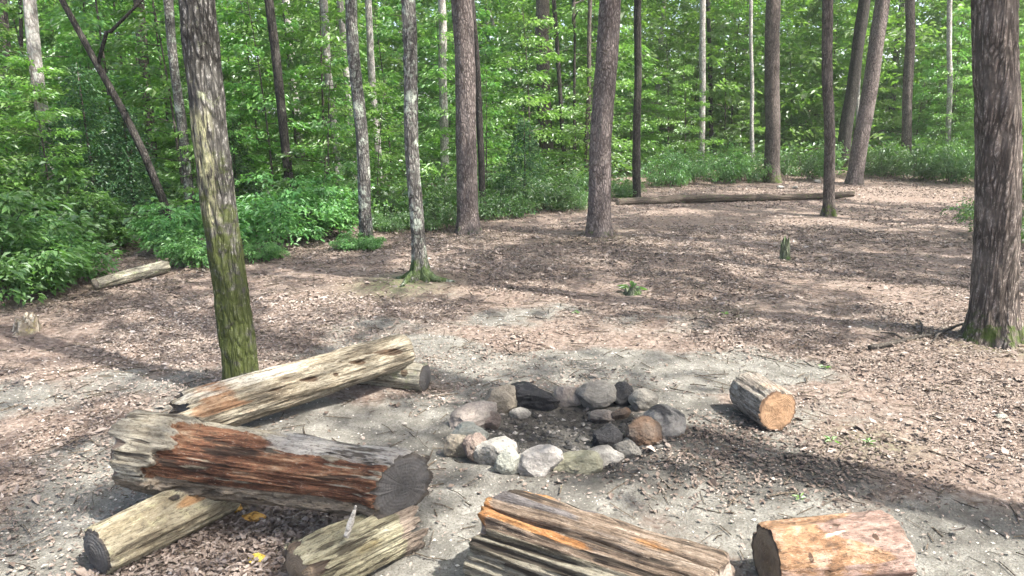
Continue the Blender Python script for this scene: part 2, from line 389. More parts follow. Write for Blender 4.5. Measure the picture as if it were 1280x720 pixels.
def kf(lo):
    def f(x, y):
        c = fbm(np.stack([x * 1.1, y * 1.1, x * 0], -1), 41, 3)
        return np.clip((lo + (1 - lo) * (1 - dirt(x, y) * sstep(14, 9, np.hypot(x, y)))) * (.15 + 1.2 * sstep(.36, .62, c)), 0, 1) * (np.hypot(x - RING[0], y - RING[1]) > .45)
    return f
scatter(190000, -5, 5, 1.6, 6.5, .022, kf(.24)); scatter(9000, -5, 5, 1.6, 6.5, .055, kf(.12))
scatter(150000, -8, 8, 6.5, 11.5, .029, kf(.28)); scatter(7000, -8, 8, 6.5, 11.5, .07, kf(.2))
scatter(100000, -14, 16, 11.5, 22, .050, kf(.3))
scatter(15000, -32, 32, 22, 45, .16, kf(1))
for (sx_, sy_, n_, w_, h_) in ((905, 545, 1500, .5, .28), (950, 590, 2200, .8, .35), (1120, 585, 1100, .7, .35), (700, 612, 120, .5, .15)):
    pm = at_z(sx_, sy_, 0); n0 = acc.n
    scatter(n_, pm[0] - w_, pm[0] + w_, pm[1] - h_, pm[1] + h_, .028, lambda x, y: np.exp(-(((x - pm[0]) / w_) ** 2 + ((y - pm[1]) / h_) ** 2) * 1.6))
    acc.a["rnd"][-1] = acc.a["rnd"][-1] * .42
pm = at_z(300, 670, 0)
scatter(5200, pm[0] - .45, pm[0] + .5, pm[1] - .35, pm[1] + .3, .027, lambda x, y: np.ones_like(x))
lit = obj("leaf_litter", acc.mesh("leaf_litter"), M_litter); lit["kind"] = "stuff"

# twigs and needles in the litter, and grit on the bare soil
acc = Acc(); n = 5200
x = rng.uniform(-6, 6, n); y = rng.uniform(1.7, 11, n); k = (np.abs(x) < .78 * y + 1) & (np.hypot(x - RING[0], y - RING[1]) > .5); x, y = x[k], y[k]
for xx, yy in zip(x, y):
    a = rng.uniform(0, 6.28); L = rng.uniform(.03, .16) * (1.6 if rng.random() < .08 else 1); r = rng.uniform(.0012, .0032) * (1 + yy * .05)
    s = np.linspace(-.5, .5, 3); px_ = xx + np.cos(a) * s * L; py_ = yy + np.sin(a) * s * L + np.array([0, 1, 0]) * rng.normal(0, .008)
    v, q, tr = tube(np.stack([px_, py_, gh(px_, py_) + r + rng.uniform(0, .012)], -1), r, 3, False); acc.add(v, q, tr)
tw = obj("twig_litter", acc.mesh("twig_litter"), B_twig); tw["kind"] = "stuff"
acc = Acc(); n = 26000
OCT = np.array([[1, 0, 0], [-1, 0, 0], [0, 1, 0], [0, -1, 0], [0, 0, 1], [0, 0, -1]], float)
OT = np.array([[0, 2, 4], [2, 1, 4], [1, 3, 4], [3, 0, 4], [2, 0, 5], [1, 2, 5], [3, 1, 5], [0, 3, 5]])
x = rng.uniform(-3.6, 3.6, n); y = rng.uniform(1.7, 6.5, n); k = (rng.random(n) < dirt(x, y) * .8 + .08) & (np.hypot(x - RING[0], y - RING[1]) > .46); x, y = x[k], y[k]
for xx, yy in zip(x, y):
    s = .0035 * rng.lognormal(0, .5); v = OCT * s * rng.uniform(.6, 1.4, (6, 1)) * np.array([1, 1, .7]); a = rng.uniform(0, 6.28)
    v = v @ np.array([[math.cos(a), math.sin(a), 0], [-math.sin(a), math.cos(a), 0], [0, 0, 1]])
    acc.add(v + np.array([xx, yy, float(gh(xx, yy)) + s * .3]), None, OT, rnd=rng.random())
t = NT("grit"); gm = t.bsdf(t.ramp(t.attr("rnd"), [(0, (.07, .062, .055)), (.5, (.24, .22, .19)), (1, (.5, .47, .42))]), .9)
gr = obj("gravel", acc.mesh("gravel"), gm); gr["kind"] = "stuff"

# ------------------------------------------------------------------ FIRE RING
SIN = rng.integers(1, 9999)
def rock_mesh(seed, size, facets=7, sub=4):
    import bmesh
    bm = bmesh.new(); bmesh.ops.create_icosphere(bm, subdivisions=sub, radius=1); v = np.array([x.co[:] for x in bm.verts]); f = np.array([[q.index for q in p.verts] for p in bm.faces]); bm.free()
    r = np.random.default_rng(seed)
    for _ in range(facets):
        nn = nrm(r.normal(size=3)); d = r.uniform(.58, .86)
        e = np.maximum(0, v @ nn - d); v = v - e[:, None] * nn * .93
    v = v * (1 + (fbm(v * 1.7 + seed, seed, 3) - .5) * .35)[:, None]; v = v + nrm(v) * ((fbm(v * 5 + seed, seed + 5, 4) - .5) * .20)[:, None]
    v = v / np.abs(v).max(0) * np.asarray(size)
    return mesh_np("stone", v, f, None, False)
RM = {
 'pale': rock_mat("stone_pale_grey", (.20, .188, .168), (.36, .345, .31)), 'green': rock_mat("stone_greenish", (.20, .203, .172), (.35, .357, .31)),
 'pink': rock_mat("stone_pinkish", (.19, .162, .14), (.33, .29, .252)), 'tan': rock_mat("stone_tan", (.18, .155, .118), (.30, .265, .21)),
 'brown': rock_mat("stone_brown", (.13, .10, .085), (.24, .19, .16)), 'rust': rock_mat("stone_rust", (.10, .075, .058), (.19, .145, .11), None, 0, (.135, .085, .055)),
 'char': rock_mat("stone_charred", (.10, .095, .09), (.22, .21, .20), None, .55), 'sootytop': rock_mat("stone_part_charred", (.19, .182, .165), (.30, .288, .262), None, .22),
 'grey': rock_mat("stone_grey", (.12, .112, .098), (.25, .235, .205)), 'olive': rock_mat("stone_olive", (.15, .145, .10), (.28, .27, .20)), 'lilac': rock_mat("stone_lilac", (.21, .197, .18), (.37, .352, .325))}
# px, py (centre), w px, h px, rotation, material, facets, label
STONES = [
 (623, 503, 40, 34, 35, 'tan', 6, "upright tan stone at the back left of the fire ring beside a charred slab"),
 (594, 527, 52, 24, 30, 'pink', 7, "long low pinkish stone on the left rim of the fire ring"),
 (611, 530, 24, 22, 10, 'brown', 8, "small brown stone leaning inside the left rim behind the pinkish stone"),
 (585, 547, 42, 22, 0, 'green', 6, "pale greenish white flat stone on the far left of the fire ring"),
 (573, 565, 32, 26, -20, 'tan', 8, "tan grey stone at the outer left edge under the pale greenish stone"),
 (596, 569, 26, 32, 60, 'brown', 8, "dark brown angular stone at the front left of the fire ring"),
 (618, 574, 46, 32, -10, 'pale', 6, "large pale stone at the front left next to the dark brown stone"),
 (635, 587, 28, 28, 20, 'green', 7, "small greyish green stone between the large pale and the oval stones"),
 (675, 586, 48, 29, 18, 'lilac', 4, "rounded pale oval stone at the front of the fire ring nearest the big log"),
 (721, 583, 54, 20, 6, 'olive', 9, "olive grey broken slab at the front right of the oval stone"),
 (754, 574, 42, 17, 12, 'pale', 6, "flat whitish stone in the front right rim behind the olive slab"),
 (783, 567, 30, 22, -20, 'grey', 7, "mid grey stone at the right front below the charred stone"),
 (807, 546, 38, 32, 10, 'rust', 3, "rounded rust brown stone on the right of the fire ring"),
 (831, 537, 44, 36, 15, 'sootytop', 4, "large rounded grey stone with blackened top on the far right rim"),
 (762, 543, 32, 32, 0, 'char', 6, "round charred stone lying inside the ring at its right"),
 (804, 505, 32, 28, 30, 'grey', 9, "dark grey angular stone at the back right corner of the ring"),
 (778, 499, 26, 26, 0, 'char', 9, "blackened small stone at the back between two grey stones"),
 (745, 498, 40, 32, 5, 'grey', 10, "big blocky grey stone in the middle of the back rim"),
 (711, 497, 32, 24, 0, 'pink', 10, "crumbly pale reddish stone at the back beside the charred slab"),
 (664, 499, 60, 27, -4, 'char', 8, "long charred slab lying along the back rim of the fire ring"),
 (650, 515, 22, 9, 0, 'pale', 5, "small pale sliver of stone below the charred slab"),
 (794, 553, 26, 12, 20, 'pale', 7, "thin pale stone wedged beside the rust brown stone"),
 (753, 519, 28, 12, 0, 'pink', 8, "pinkish brown stone lying flat inside the back of the ring"),
 (822, 525, 34, 12, 10, 'char', 7, "flat black stone behind the large rounded grey stone"),
 (777, 519, 22, 12, 40, 'rust', 8, "small reddish stone fragment inside the back right of the ring"),
]
for k, (px, py, w, h, rot, mt, fc, lab) in enumerate(STONES):
    p = at_z(px, py + h * .30, .0); dep = p[1] * math.cos(PITCH) + (CAM_H) * math.sin(PITCH)
    hw = w * dep / FPX / 2; hh = h * dep / FPX / 2
    sz = (hw * 1.32, max(hw * .80, hh * 1.0), hh * 1.22 + .012)
    o = obj("fire_ring_stone", rock_mesh(100 + k * 7, sz, fc), RM[mt])
    o.location = (p[0], p[1] + .02, float(gh(p[0], p[1])) + hh * .70 + .004); o.rotation_euler = (R(rng.uniform(-12, 12)), R(-rot * .35), R(rot * .6))
    tag(o, lab, "stone", "stones of the fire ring")

# ash, charcoal crumbs inside the ring
acc = Acc()
for _ in range(1500):
    a = rng.uniform(0, 6.28); r = .50 * math.sqrt(rng.random()); xx, yy = RING[0] + math.cos(a) * r * 1.05, RING[1] + math.sin(a) * r * .85
    s = .0055 * min(rng.lognormal(0, .6), 3.0); v = OCT * s * rng.uniform(.6, 1.5, (6, 1)) * np.array([1.6, 1, .7]); b = rng.uniform(0, 6.28)
    v = v @ np.array([[math.cos(b), math.sin(b), 0], [-math.sin(b), math.cos(b), 0], [0, 0, 1]])
    acc.add(v + np.array([xx, yy, float(gh(xx, yy)) + s * .3]), None, OT, rnd=rng.random())
t = NT("charcoal"); cm_ = t.bsdf(t.ramp(t.attr("rnd"), [(0, (.012, .012, .012)), (.75, (.05, .048, .045)), (.93, (.14, .13, .12)), (1, (.30, .28, .26))]), .8)
o = obj("charcoal_debris", acc.mesh("charcoal"), cm_); o["kind"] = "stuff"

# ------------------------------------------------------------------ LOGS
def log_thing(name, label, A, B, ra, rb, mat, endA=None, endB=None, nu=150, nt=84, disp=.012, sx=.9, masks=None, shape=None, jag=(0, 0), dome=(.02, .02), seed=1, cat="log", body="bark", lump=.05, group=None, slantB=0.0, fiber=.004):
    """log from A to B; theta 0 = top, +pi/2 = the side to the right of the walk from A to B (towards the camera when A is left)"""
    A, B = np.asarray(A, float), np.asarray(B, float); L = np.linalg.norm(B - A); ax = (B - A) / L
    side = nrm(np.cross(ax, np.array([0, 0, 1.0]))); up = np.cross(side, ax)
    root = thing(name, label, cat, tuple((A + B) / 2 - np.array([0, 0, 0])), group)
    root.rotation_euler = Matrix((ax, -side, up)).transposed().to_euler()
    u = np.linspace(0, 1, nu); th = np.linspace(0, 2 * math.pi, nt, endpoint=False)
    U, T = np.meshgrid(u, th, indexing='ij')
    r = ra + (rb - ra) * U
    cs = np.stack([U * L * sx, np.cos(T) * 1.0, np.sin(T) * 1.0], -1)
    r = r * (1 + lump * 2 * (fbm(cs * np.array([1.6, 1.1, 1.1]) + seed, seed, 2) - .5))
    g = fbm(np.stack([U * L * 1.3, np.cos(T) * 7, np.sin(T) * 7], -1) + seed * 3.1, seed + 3, 4)
    r = r + (np.abs(g - .5) * 2 - .35) * -disp * 1.6 + (fbm(np.stack([U * L * 5, np.cos(T) * 16, np.sin(T) * 16], -1), seed + 9, 3) - .5) * disp * 1.2
    r = r + (fbm(np.stack([U * L * 2.5, np.cos(T) * 2.2, np.sin(T) * 2.2], -1) + seed * 1.7, seed + 20, 3) - .5) * ra * .32
    fb = fbm(np.stack([U * L * 2.2, np.cos(T) * 26, np.sin(T) * 26], -1) + seed * 2.3, seed + 30, 3); r = r + (np.clip(fb - .5, -.25, .2) * 2 - .9 * np.exp(-((fb - .47) / .018) ** 2) * sstep(.5, .7, vnoise(np.stack([U * L * 1.5, np.cos(T) * 6, np.sin(T) * 6], -1), seed + 31))) * fiber
    if shape is not None: r = r + shape(U, T, L)
    jA = (vnoise(np.stack([np.cos(th) * 5, np.sin(th) * 5, th * 0], -1), seed + 40) ** 1.5) * jag[0]; jB = (vnoise(np.stack([np.cos(th) * 5, np.sin(th) * 5, th * 0 + 7], -1), seed + 50) ** 1.5) * jag[1]
    Xl = -L / 2 + U * L + jA[None, :] * (1 - U) ** 6 * 1 - jB[None, :] * U ** 6
    Xl = Xl - slantB * np.sin(T) * r * U ** 5
    # soften the rims
    rim = np.minimum(U * L / .02, (1 - U) * L / .02); r = r - .006 * (1 - np.clip(rim, 0, 1)) ** 2
    P = np.stack([Xl, -np.sin(T) * r, np.cos(T) * r], -1)
    v = P.reshape(-1, 3); i = np.arange(nu - 1)[:, None] * nt; j = np.arange(nt)[None, :]; k = (j + 1) % nt
    q = np.stack([i + j, i + k, i + nt + k, i + nt + j], -1).reshape(-1, 4)
    at = {}
    for key, fn in (masks or {}).items(): at[key] = np.clip(fn(U, T), 0, 1).ravel()
    for key in ("m1", "m2", "m3"): at.setdefault(key, np.zeros(len(v)))
    obj(body, mesh_np(body, v, q, at, True), mat, root)
    for e, (em, ring, sg, dm) in enumerate(((endA, P[0], -1, dome[0]), (endB, P[-1], 1, dome[1]))):
        if em is None: continue
        K = 14; c = ring.mean(0); vs, rad = [], []
        for s_ in range(K):
            f = 1 - s_ / K; rm_ = np.hypot(ring[:, 1] - c[1], ring[:, 2] - c[2]); k_ = (rm_.mean() * (1 - f ** 12) + rm_ * f ** 12) / rm_; w = c + (ring - c) * (f * k_)[:, None]; rn = (fbm(w * 30, seed + e, 3) - .5)
            w = w.copy(); xs_ = c[0] - slantB * -(ring[:, 1] - c[1]) * (1 if sg > 0 else 0); w[:, 0] = c[0] + (xs_ - c[0]) * f + (ring[:, 0] - xs_) * f ** 14 + sg * dm * (1 - f ** 2) + rn * .012 * (1 if s_ else 0)
            vs.append(w); rad.append(np.full(nt, f))
        vs.append(np.array([[c[0] + sg * dm, c[1], c[2]]])); rad.append([0.0])
        vv = np.concatenate(vs); rd = np.concatenate(rad)
        i = np.arange(K - 1)[:, None] * nt
        q = np.stack([i + j, i + nt + j, i + nt + k, i + k], -1).reshape(-1, 4); tr = np.array([[(K - 1) * nt + a, K * nt, (K - 1) * nt + (a + 1) % nt] for a in range(nt)])
        if sg < 0: q = q[:, ::-1]; tr = tr[:, ::-1]
        obj("cut_end", mesh_np("cut_end", vv, [q, tr], {"rad": rd}, False), em, root)
    return root

dd = lambda T, c: np.abs((T - c + math.pi) % (2 * math.pi) - math.pi)     # angular distance
grey_cut = cut_mat("weathered_end_grain", (.035, .033, .032), (.080, .076, .072), (.055, .046, .038), 80, .22, (.07, .07, .07), .6)
brown_cut = cut_mat("dull_end_grain", (.14, .12, .10), (.24, .21, .175), (.12, .09, .07), 80, .35, (.08, .07, .06), .5)
fresh_cut = cut_mat("fresh_end_grain", (.21, .125, .072), (.31, .195, .115), (.09, .055, .038), 130, .4, (.20, .125, .07), .5)
dark_cut = cut_mat("shaded_end_grain", (.12, .085, .055), (.19, .145, .10), (.06, .045, .035), 120, .35, (.06, .05, .04), .5)

# long pale log, back left
W_long = wood_mat("long_log_wood", [(.32, (.045, .035, .024)), (.43, (.135, .112, .078)), (.54, (.25, .222, .165)), (.7, (.37, .35, .285))],
                  m1=[(.3, (.08, .042, .024)), (.5, (.20, .115, .065)), (.7, (.34, .25, .165))], m2=[(.3, (.20, .185, .155)), (.7, (.44, .42, .36))], m3=[(.3, (.035, .025, .018)), (.7, (.10, .065, .04))], freq=18)
A = at_z(218, 526, .140); B = at_z(507, 437, .235)
knots = [(.30, .9), (.42, .75), (.50, 1.15), (.57, .85), (.66, .7), (.74, 1.1), (.78, .55), (.86, .85), (.62, 1.35), (.70, .95), (.36, 1.2), (.90, 1.15)]
kd = lambda U, T, L=2.2: sum((.5 + .5 * (i % 3) / 2) * np.exp(-(((U - a) * L / (.03 + .035 * (i % 4))) ** 2 + ((dd(T, b + (U - a) * 2.2) + .18 * (fbm(np.stack([U * 30, T * 3, U * 0 + i], -1), 5, 2) - .5)) * .1 / (.009 + .004 * (i % 3))) ** 2)) for i, (a, b) in enumerate(knots))
log_thing("fallen_log", "long pale weathered log with dark knots lying behind the red rotted log", A, B, .122, .104, W_long, grey_cut, brown_cut, nu=260, nt=180, disp=.010, fiber=.007,
    masks={"m1": lambda U, T: np.exp(-((U - .13) / .10) ** 2) * .8 * (dd(T, .2) < 1.2) + .35 * sstep(.9, 1.5, T) * (T < 2.6), "m2": lambda U, T: (dd(T, 6.1) < .75) * .5 * sstep(.75, .5, U), "m3": lambda U, T: kd(U, T)},
    shape=lambda U, T, L: -.022 * kd(U, T, L) - .02 * np.exp(-(U / .05) ** 2) * (dd(T, 0.3) < .6), jag=(.16, .0), dome=(-.02, .025), seed=3)
# short log that carries its far end
W_sup = wood_mat("support_wood", [(.3, (.13, .115, .085)), (.5, (.27, .25, .195)), (.7, (.42, .40, .33))], m3=[(.3, (.05, .04, .03)), (.7, (.12, .09, .06))], blot=((.20, .22, .12), .5, .7))
log_thing("support_log", "short pale support log under the far end of the long pale log", at_z(440, 462, .075), at_z(531, 472, .085), .082, .086, W_sup, None, grey_cut, nu=90, seed=12,
    masks={"m3": lambda U, T: np.exp(-(((U - .8) / .05) ** 2 + (dd(T, 1.0) / .35) ** 2))}, cat="log")
# red rotted log
W_red = wood_mat("red_rot_log_wood", [(.32, (.075, .06, .042)), (.43, (.20, .175, .13)), (.55, (.31, .285, .225)), (.7, (.44, .42, .36))],
    m1=[(.36, (.025, .014, .010)), (.44, (.080, .036, .022)), (.51, (.17, .078, .043)), (.58, (.25, .145, .085)), (.68, (.40, .31, .22))],
    m2=[(.3, (.14, .125, .11)), (.5, (.29, .275, .25)), (.7, (.46, .45, .42))], m3=[(.3, (.08, .065, .05)), (.5, (.19, .155, .115)), (.7, (.30, .25, .19))], freq=15, fine=60, bumpd=.02, crack=.8, blot=((.075, .055, .042), .60, .76))
def red_rot(U, T):
    nz = fbm(np.stack([U * 14, np.cos(T) * 4, np.sin(T) * 4], -1), 88, 4) - .5
    edge = .16 + .06 * np.sin(T * 2.2) + .05 * dd(T, 1.0) + nz * .16; T = T + nz * .9
    return sstep(edge - .02, edge + .02, U) * sstep(2.15, 1.85, dd(T, .75) + .55) * sstep(-.1, .35, T * (T < 4) + (T - 6.283) * (T >= 4) + .35 - .55 * sstep(.35, .6, U) + .3 * (U < .4))
A = at_z(160, 560, .285); B = at_z(507, 608, .270)
log_thing("rotted_log", "thick red rotted log resting on two shorter logs, grey sawn end towards the ring", A, B, .138, .124, W_red, brown_cut, grey_cut, nu=280, nt=220, disp=.014, fiber=.004,
    masks={"m1": lambda U, T: red_rot(U, T) * np.clip(1.05 - .35 * sstep(.72, .98, U) - .5 * sstep(.58, .72, fbm(np.stack([U * 6, np.cos(T) * 9, np.sin(T) * 9], -1), 66, 3)), 0, 1), "m2": lambda U, T: sstep(.42, .62, U) * (dd(T, 6.15) < .62) * .62, "m3": lambda U, T: sstep(1.75, 2.1, T) * (T < 4.6) * .9},
    shape=lambda U, T, L: .016 * (1 - red_rot(U, T)) * sstep(.4, .15, U) - .020 * sstep(1.0, .9, U) * red_rot(U, T) * (.4 + 1.2 * fbm(np.stack([U * 7, np.cos(T) * 9, np.sin(T) * 9], -1), 61, 3)) + .012 * np.exp(-((U - .3) / .25) ** 2) , jag=(.12, .03), dome=(.03, .004), seed=5, slantB=.55)
# the two bearers
W_left = wood_mat("bearer_wood", [(.30, (.075, .058, .038)), (.44, (.20, .172, .115)), (.57, (.32, .29, .205)), (.72, (.44, .415, .33))], m1=[(.3, (.14, .075, .035)), (.7, (.36, .22, .11))], m3=[(.3, (.02, .018, .016)), (.7, (.07, .06, .05))], freq=14, blot=((.42, .40, .24), .52, .72))
log_thing("support_log", "short pale log with a knot hole under the left end of the red rotted log", at_z(121, 690, .09), at_z(284, 610, .095), .092, .098, W_left, grey_cut, None, nu=130, seed=9,
    masks={"m1": lambda U, T: .8 * np.exp(-(((U - .70) / .26) ** 2 + (dd(T, .75) / .34) ** 2)), "m3": lambda U, T: 1.2 * np.exp(-(((U - .55) / .045) ** 2 + (dd(T, .25) / .24) ** 2))},
    shape=lambda U, T, L: -.035 * np.exp(-(((U - .55) / .045) ** 2 + (dd(T, .25) / .24) ** 2)) - .012 * np.exp(-((U - .28) / .1) ** 2 - (dd(T, 0.15) / .25) ** 2))
W_split = wood_mat("split_bearer_wood", [(.30, (.045, .038, .026)), (.42, (.16, .145, .095)), (.54, (.30, .28, .19)), (.7, (.46, .44, .34))], m1=[(.3, (.13, .10, .04)), (.7, (.38, .32, .17))], m2=[(.3, (.17, .13, .10)), (.7, (.36, .30, .24))], freq=20, fine=60, crack=.8, bumpd=.02)
log_thing("support_log", "splintered yellowish grey log under the sawn end of the red rotted log", at_z(368, 722, .085), at_z(520, 650, .085), .10, .095, W_split, dark_cut, None, nu=150, nt=220, disp=.016, fiber=.009, seed=14, jag=(.10, .12),
    masks={"m1": lambda U, T: np.exp(-(((U - .45) / .25) ** 2 + (dd(T, 1.1) / .4) ** 2)) * .55, "m2": lambda U, T: sstep(.72, .85, U)})
# big log in front
W_big = wood_mat("foreground_log_wood", [(.35, (.026, .019, .014)), (.43, (.100, .072, .052)), (.52, (.200, .150, .110)), (.64, (.40, .33, .26))],
    m1=[(.32, (.11, .045, .018)), (.45, (.30, .14, .052)), (.7, (.46, .28, .13))], m2=[(.3, (.03, .027, .027)), (.5, (.12, .108, .104)), (.65, (.24, .22, .21))],
    m3=[(.32, (.045, .038, .026)), (.46, (.155, .138, .100)), (.62, (.33, .305, .24))], freq=20, fine=85, sx=.06, bumpd=.022, crack=.9)
A = at_z(612, 668, .160); B = at_z(905, 766, .155)
log_thing("weathered_log", "big cracked weathered log with orange streaks in front of the fire ring", A, B, .172, .165, W_big, brown_cut, brown_cut, nu=260, nt=260, disp=.016, fiber=.009, jag=(.08, .07), dome=(.0, .02), seed=21,
    masks={"m1": lambda U, T: np.exp(-((dd(T, .55 + .1 * U) / .13) ** 2)) * sstep(.75, .30, U) * 1.0 + .9 * np.exp(-((U - .14) / .14) ** 2 - (dd(T, 5.75) / .20) ** 2) + .6 * np.exp(-((U - .0) / .05) ** 2) * (dd(T, .4) < .5) + .55 * np.exp(-((U - .72) / .16) ** 2 - (dd(T, .1) / .28) ** 2),
           "m2": lambda U, T: .8 * np.exp(-(dd(T, 5.35) / .33) ** 2) * sstep(.15, .35, U) + .75 * np.exp(-(dd(T, .05) / .22) ** 2) * sstep(.55, .3, U), "m3": lambda U, T: sstep(.7, .95, T) * (T < 3.3) * .85},
    shape=lambda U, T, L: -.035 * np.exp(-(dd(T, .42 + .05 * np.sin(U * 9)) / .045) ** 2) * sstep(.9, .5, U) - .028 * np.exp(-(dd(T, .15 + .04 * np.sin(U * 7 + 1)) / .035) ** 2) - .016 * np.exp(-(dd(T, .95) / .05) ** 2) * sstep(.1, .4, U) - .014 * np.exp(-(dd(T, 5.9) / .05) ** 2))
# sawn stool log behind right
W_stool = wood_mat("stool_bark", [(.3, (.06, .05, .041)), (.45, (.165, .142, .118)), (.6, (.28, .25, .21)), (.75, (.44, .41, .36))], m1=[(.3, (.16, .11, .08)), (.7, (.38, .30, .23))], freq=26, sx=.3, blot=((.33, .32, .28), .55, .72))
log_thing("sawn_log", "short sawn log with a fresh tan end lying right of the fire ring", at_z(934, 488, .115), at_z(972, 514, .114), .115, .114, W_stool, None, fresh_cut, nu=110, seed=31, dome=(.0, .002), lump=.03,
    masks={"m1": lambda U, T: np.exp(-((U - .75) / .2) ** 2) * (dd(T, 5.9) < .8) * .7})
# orange peeled log front right
W_or = wood_mat("peeled_log_wood", [(.32, (.075, .040, .022)), (.43, (.165, .092, .050)), (.54, (.255, .152, .085)), (.70, (.37, .26, .17))],
    m1=[(.30, (.075, .045, .034)), (.45, (.19, .125, .10)), (.58, (.29, .21, .175)), (.72, (.41, .33, .29))], m2=[(.3, (.42, .34, .25)), (.7, (.56, .50, .42))], m3=[(.3, (.03, .02, .016)), (.7, (.09, .05, .03))], freq=12, sx=.5, fine=60, crack=.4, bumpd=.010, blot=((.40, .26, .19), .5, .66))
log_thing("peeled_log", "short orange brown peeled log with a dark sawn end at the front right", at_z(958, 700, .122), at_z(1116, 686, .132), .122, .134, W_or, dark_cut, brown_cut, nu=130, seed=37, disp=.010, dome=(.0, .03), jag=(0, .02), lump=.05,
    masks={"m1": lambda U, T: np.clip(sstep(.45, .7, U + .25 * np.sin(T * 3 + 1)) + .7 * (T > 1.2) * (T < 3), 0, 1) * .75, "m2": lambda U, T: .65 * np.exp(-((U - .45) / .25) ** 2 - (dd(T, .75 - .7 * U) / .12) ** 2), "m3": lambda U, T: np.exp(-((U - .5) / .05) ** 2 - (dd(T, .12) / .10) ** 2) + np.exp(-((U - .75) / .03) ** 2 - (dd(T, .6) / .12) ** 2) + np.exp(-((U - .22) / .02) ** 2 - (dd(T, 1.0) / .15) ** 2)})
# far log along the clearing edge
W_far = wood_mat("far_log_wood", [(.3, (.022, .018, .014)), (.55, (.085, .068, .054)), (.75, (.19, .16, .13))], freq=8, blot=((.10, .13, .05), .55, .7))
pA, pB = gnd(772, 256), gnd(1066, 249)
log_thing("fallen_log", "long thin fallen trunk lying across the far edge of the clearing", (pA[0], pA[1], pA[2] + .03), (pB[0], pB[1], pB[2] + .12), .078, .05, W_far, brown_cut, brown_cut, nu=200, nt=48, seed=41, lump=.22, disp=.02, shape=lambda U, T, L: .03 * np.sin(U * 6) * np.cos(T) - .03 * sstep(.62, .66, U) * sstep(.72, .68, U) * (np.cos(T) > .2))
pA, pB = gnd(208, 341), gnd(120, 364)
log_thing("fallen_log", "pale slim log half hidden under the leafy shrubs at the left edge", (pA[0], pA[1], pA[2] + .07), (pB[0], pB[1], pB[2] + .07), .062, .05, W_sup, brown_cut, brown_cut, nu=140, nt=50, seed=43)

# ------------------------------------------------------------------ small wooden bits
def stub(name, label, px, py, hpx, wpx, mat, seed, lean=(0, 0), jag=.5):
    p = gnd(px, py); dep = p[1] * math.cos(PITCH) + CAM_H * math.sin(PITCH); h = hpx * dep / FPX; r = wpx * dep / FPX / 2
    nt, nu = 40, 30; th = np.linspace(0, 2 * math.pi, nt, endpoint=False); u = np.linspace(0, 1, nu); U, T = np.meshgrid(u, th, indexing='ij')
    jz = 1 - jag * vnoise(np.stack([np.cos(th) * 2.2, np.sin(th) * 2.2, th * 0 + seed], -1), seed)
    rr_ = r * (1 + .5 * np.exp(-U * 6) * (1 + .5 * np.cos(5 * T + seed))) * (1 - .15 * U) * (1 + (fbm(np.stack([np.cos(T) * 3, np.sin(T) * 3, U * 2], -1), seed, 3) - .5) * .6)
    V = np.stack([np.cos(T) * rr_ + lean[0] * U * h, np.sin(T) * rr_ + lean[1] * U * h, -.03 + U * (h + .03) * jz[None, :]], -1).reshape(-1, 3)
    i = np.arange(nu - 1)[:, None] * nt; j = np.arange(nt)[None, :]; k = (j + 1) % nt
    q = np.stack([i + j, i + k, i + nt + k, i + nt + j], -1).reshape(-1, 4)
    root = thing("tree_stump", label, "stump", (p[0], p[1], float(gh(p[0], p[1]))))
    obj("bark", mesh_np("bark", V, q, None, True), mat, root)
    top = V[(nu - 1) * nt:]; c = top.mean(0) - np.array([0, 0, h * .25])
    vv = np.concatenate([top, top * .55 + c * .45, [c]]); tr = [[nt + a, nt + (a + 1) % nt, 2 * nt] for a in range(nt)]
    q = np.stack([np.arange(nt), (np.arange(nt) + 1) % nt, nt + (np.arange(nt) + 1) % nt, nt + np.arange(nt)], -1)
    obj("broken_top", mesh_np("broken_top", vv, [q, np.array(tr)], None, False), mat, root)
    return root
B_stump = bark_mat("stump_wood", (.14, .11, .075), (.40, .35, .27), (.58, .54, .46), 22, .15, (.38, .34, .14), (.55, .68))
B_snag = bark_mat("snag_wood", (.05, .06, .035), (.15, .17, .11), (.30, .31, .24), 40, .1, (.09, .16, .04), (.5, .64))
stub("tree_stump", "low pale broken stump at the left edge below the leafy shrubs", 33, 415, 27, 30, B_stump, 3, (.1, 0), .55)
stub("tree_stump", "thin splintered green grey stump standing alone in the clearing", 981, 324, 32, 11, B_snag, 8, (-.05, 0), .5)
stub("tree_stump", "tiny mossy stump with sprouting leaves in the middle of the clearing", 791, 368, 13, 22, B_snag, 11, (0, 0), .7)

def stick(name, label, pts, r, mat, cat="stick", branch=None):
    P = np.array([gnd(*p[:2]) + np.array([0, 0, r + (p[2] if len(p) > 2 else 0)]) for p in pts])
    s = np.linspace(0, len(P) - 1, len(P) * 6); Q = np.stack([np.interp(s, np.arange(len(P)), P[:, k]) for k in range(3)], -1)
    Q = Q + (fbm(Q * 7, 3, 2)[:, None] - .5) * np.array([.03, .03, .01])
    a = Acc(); v, q, t_ = tube(Q, np.linspace(r, r * .45, len(Q)), 7); a.add(v, q, t_)
    for b in (branch or []):
        i = int(b[0] * (len(Q) - 1)); s0 = Q[i]; e = gnd(*b[1]) + np.array([0, 0, r + b[2]]); m = (s0 + e) / 2 + np.array([.01, .01, .02])
        v, q, t_ = tube(np.stack([s0, m, e]), [r * .6, r * .45, r * .25], 6); a.add(v, q, t_)
    o = obj(name, a.mesh(name, True), mat); tag(o, label, cat); return o
stick("dead_branch", "grey forked dead branch lying left of the large right hand trunk", [(1087, 437), (1130, 428), (1170, 420), (1212, 411, .05)], .018, B_dry, "branch", [(.55, (1148, 405), .02), (.75, (1165, 430), .0), (.35, (1100, 420), .01)])
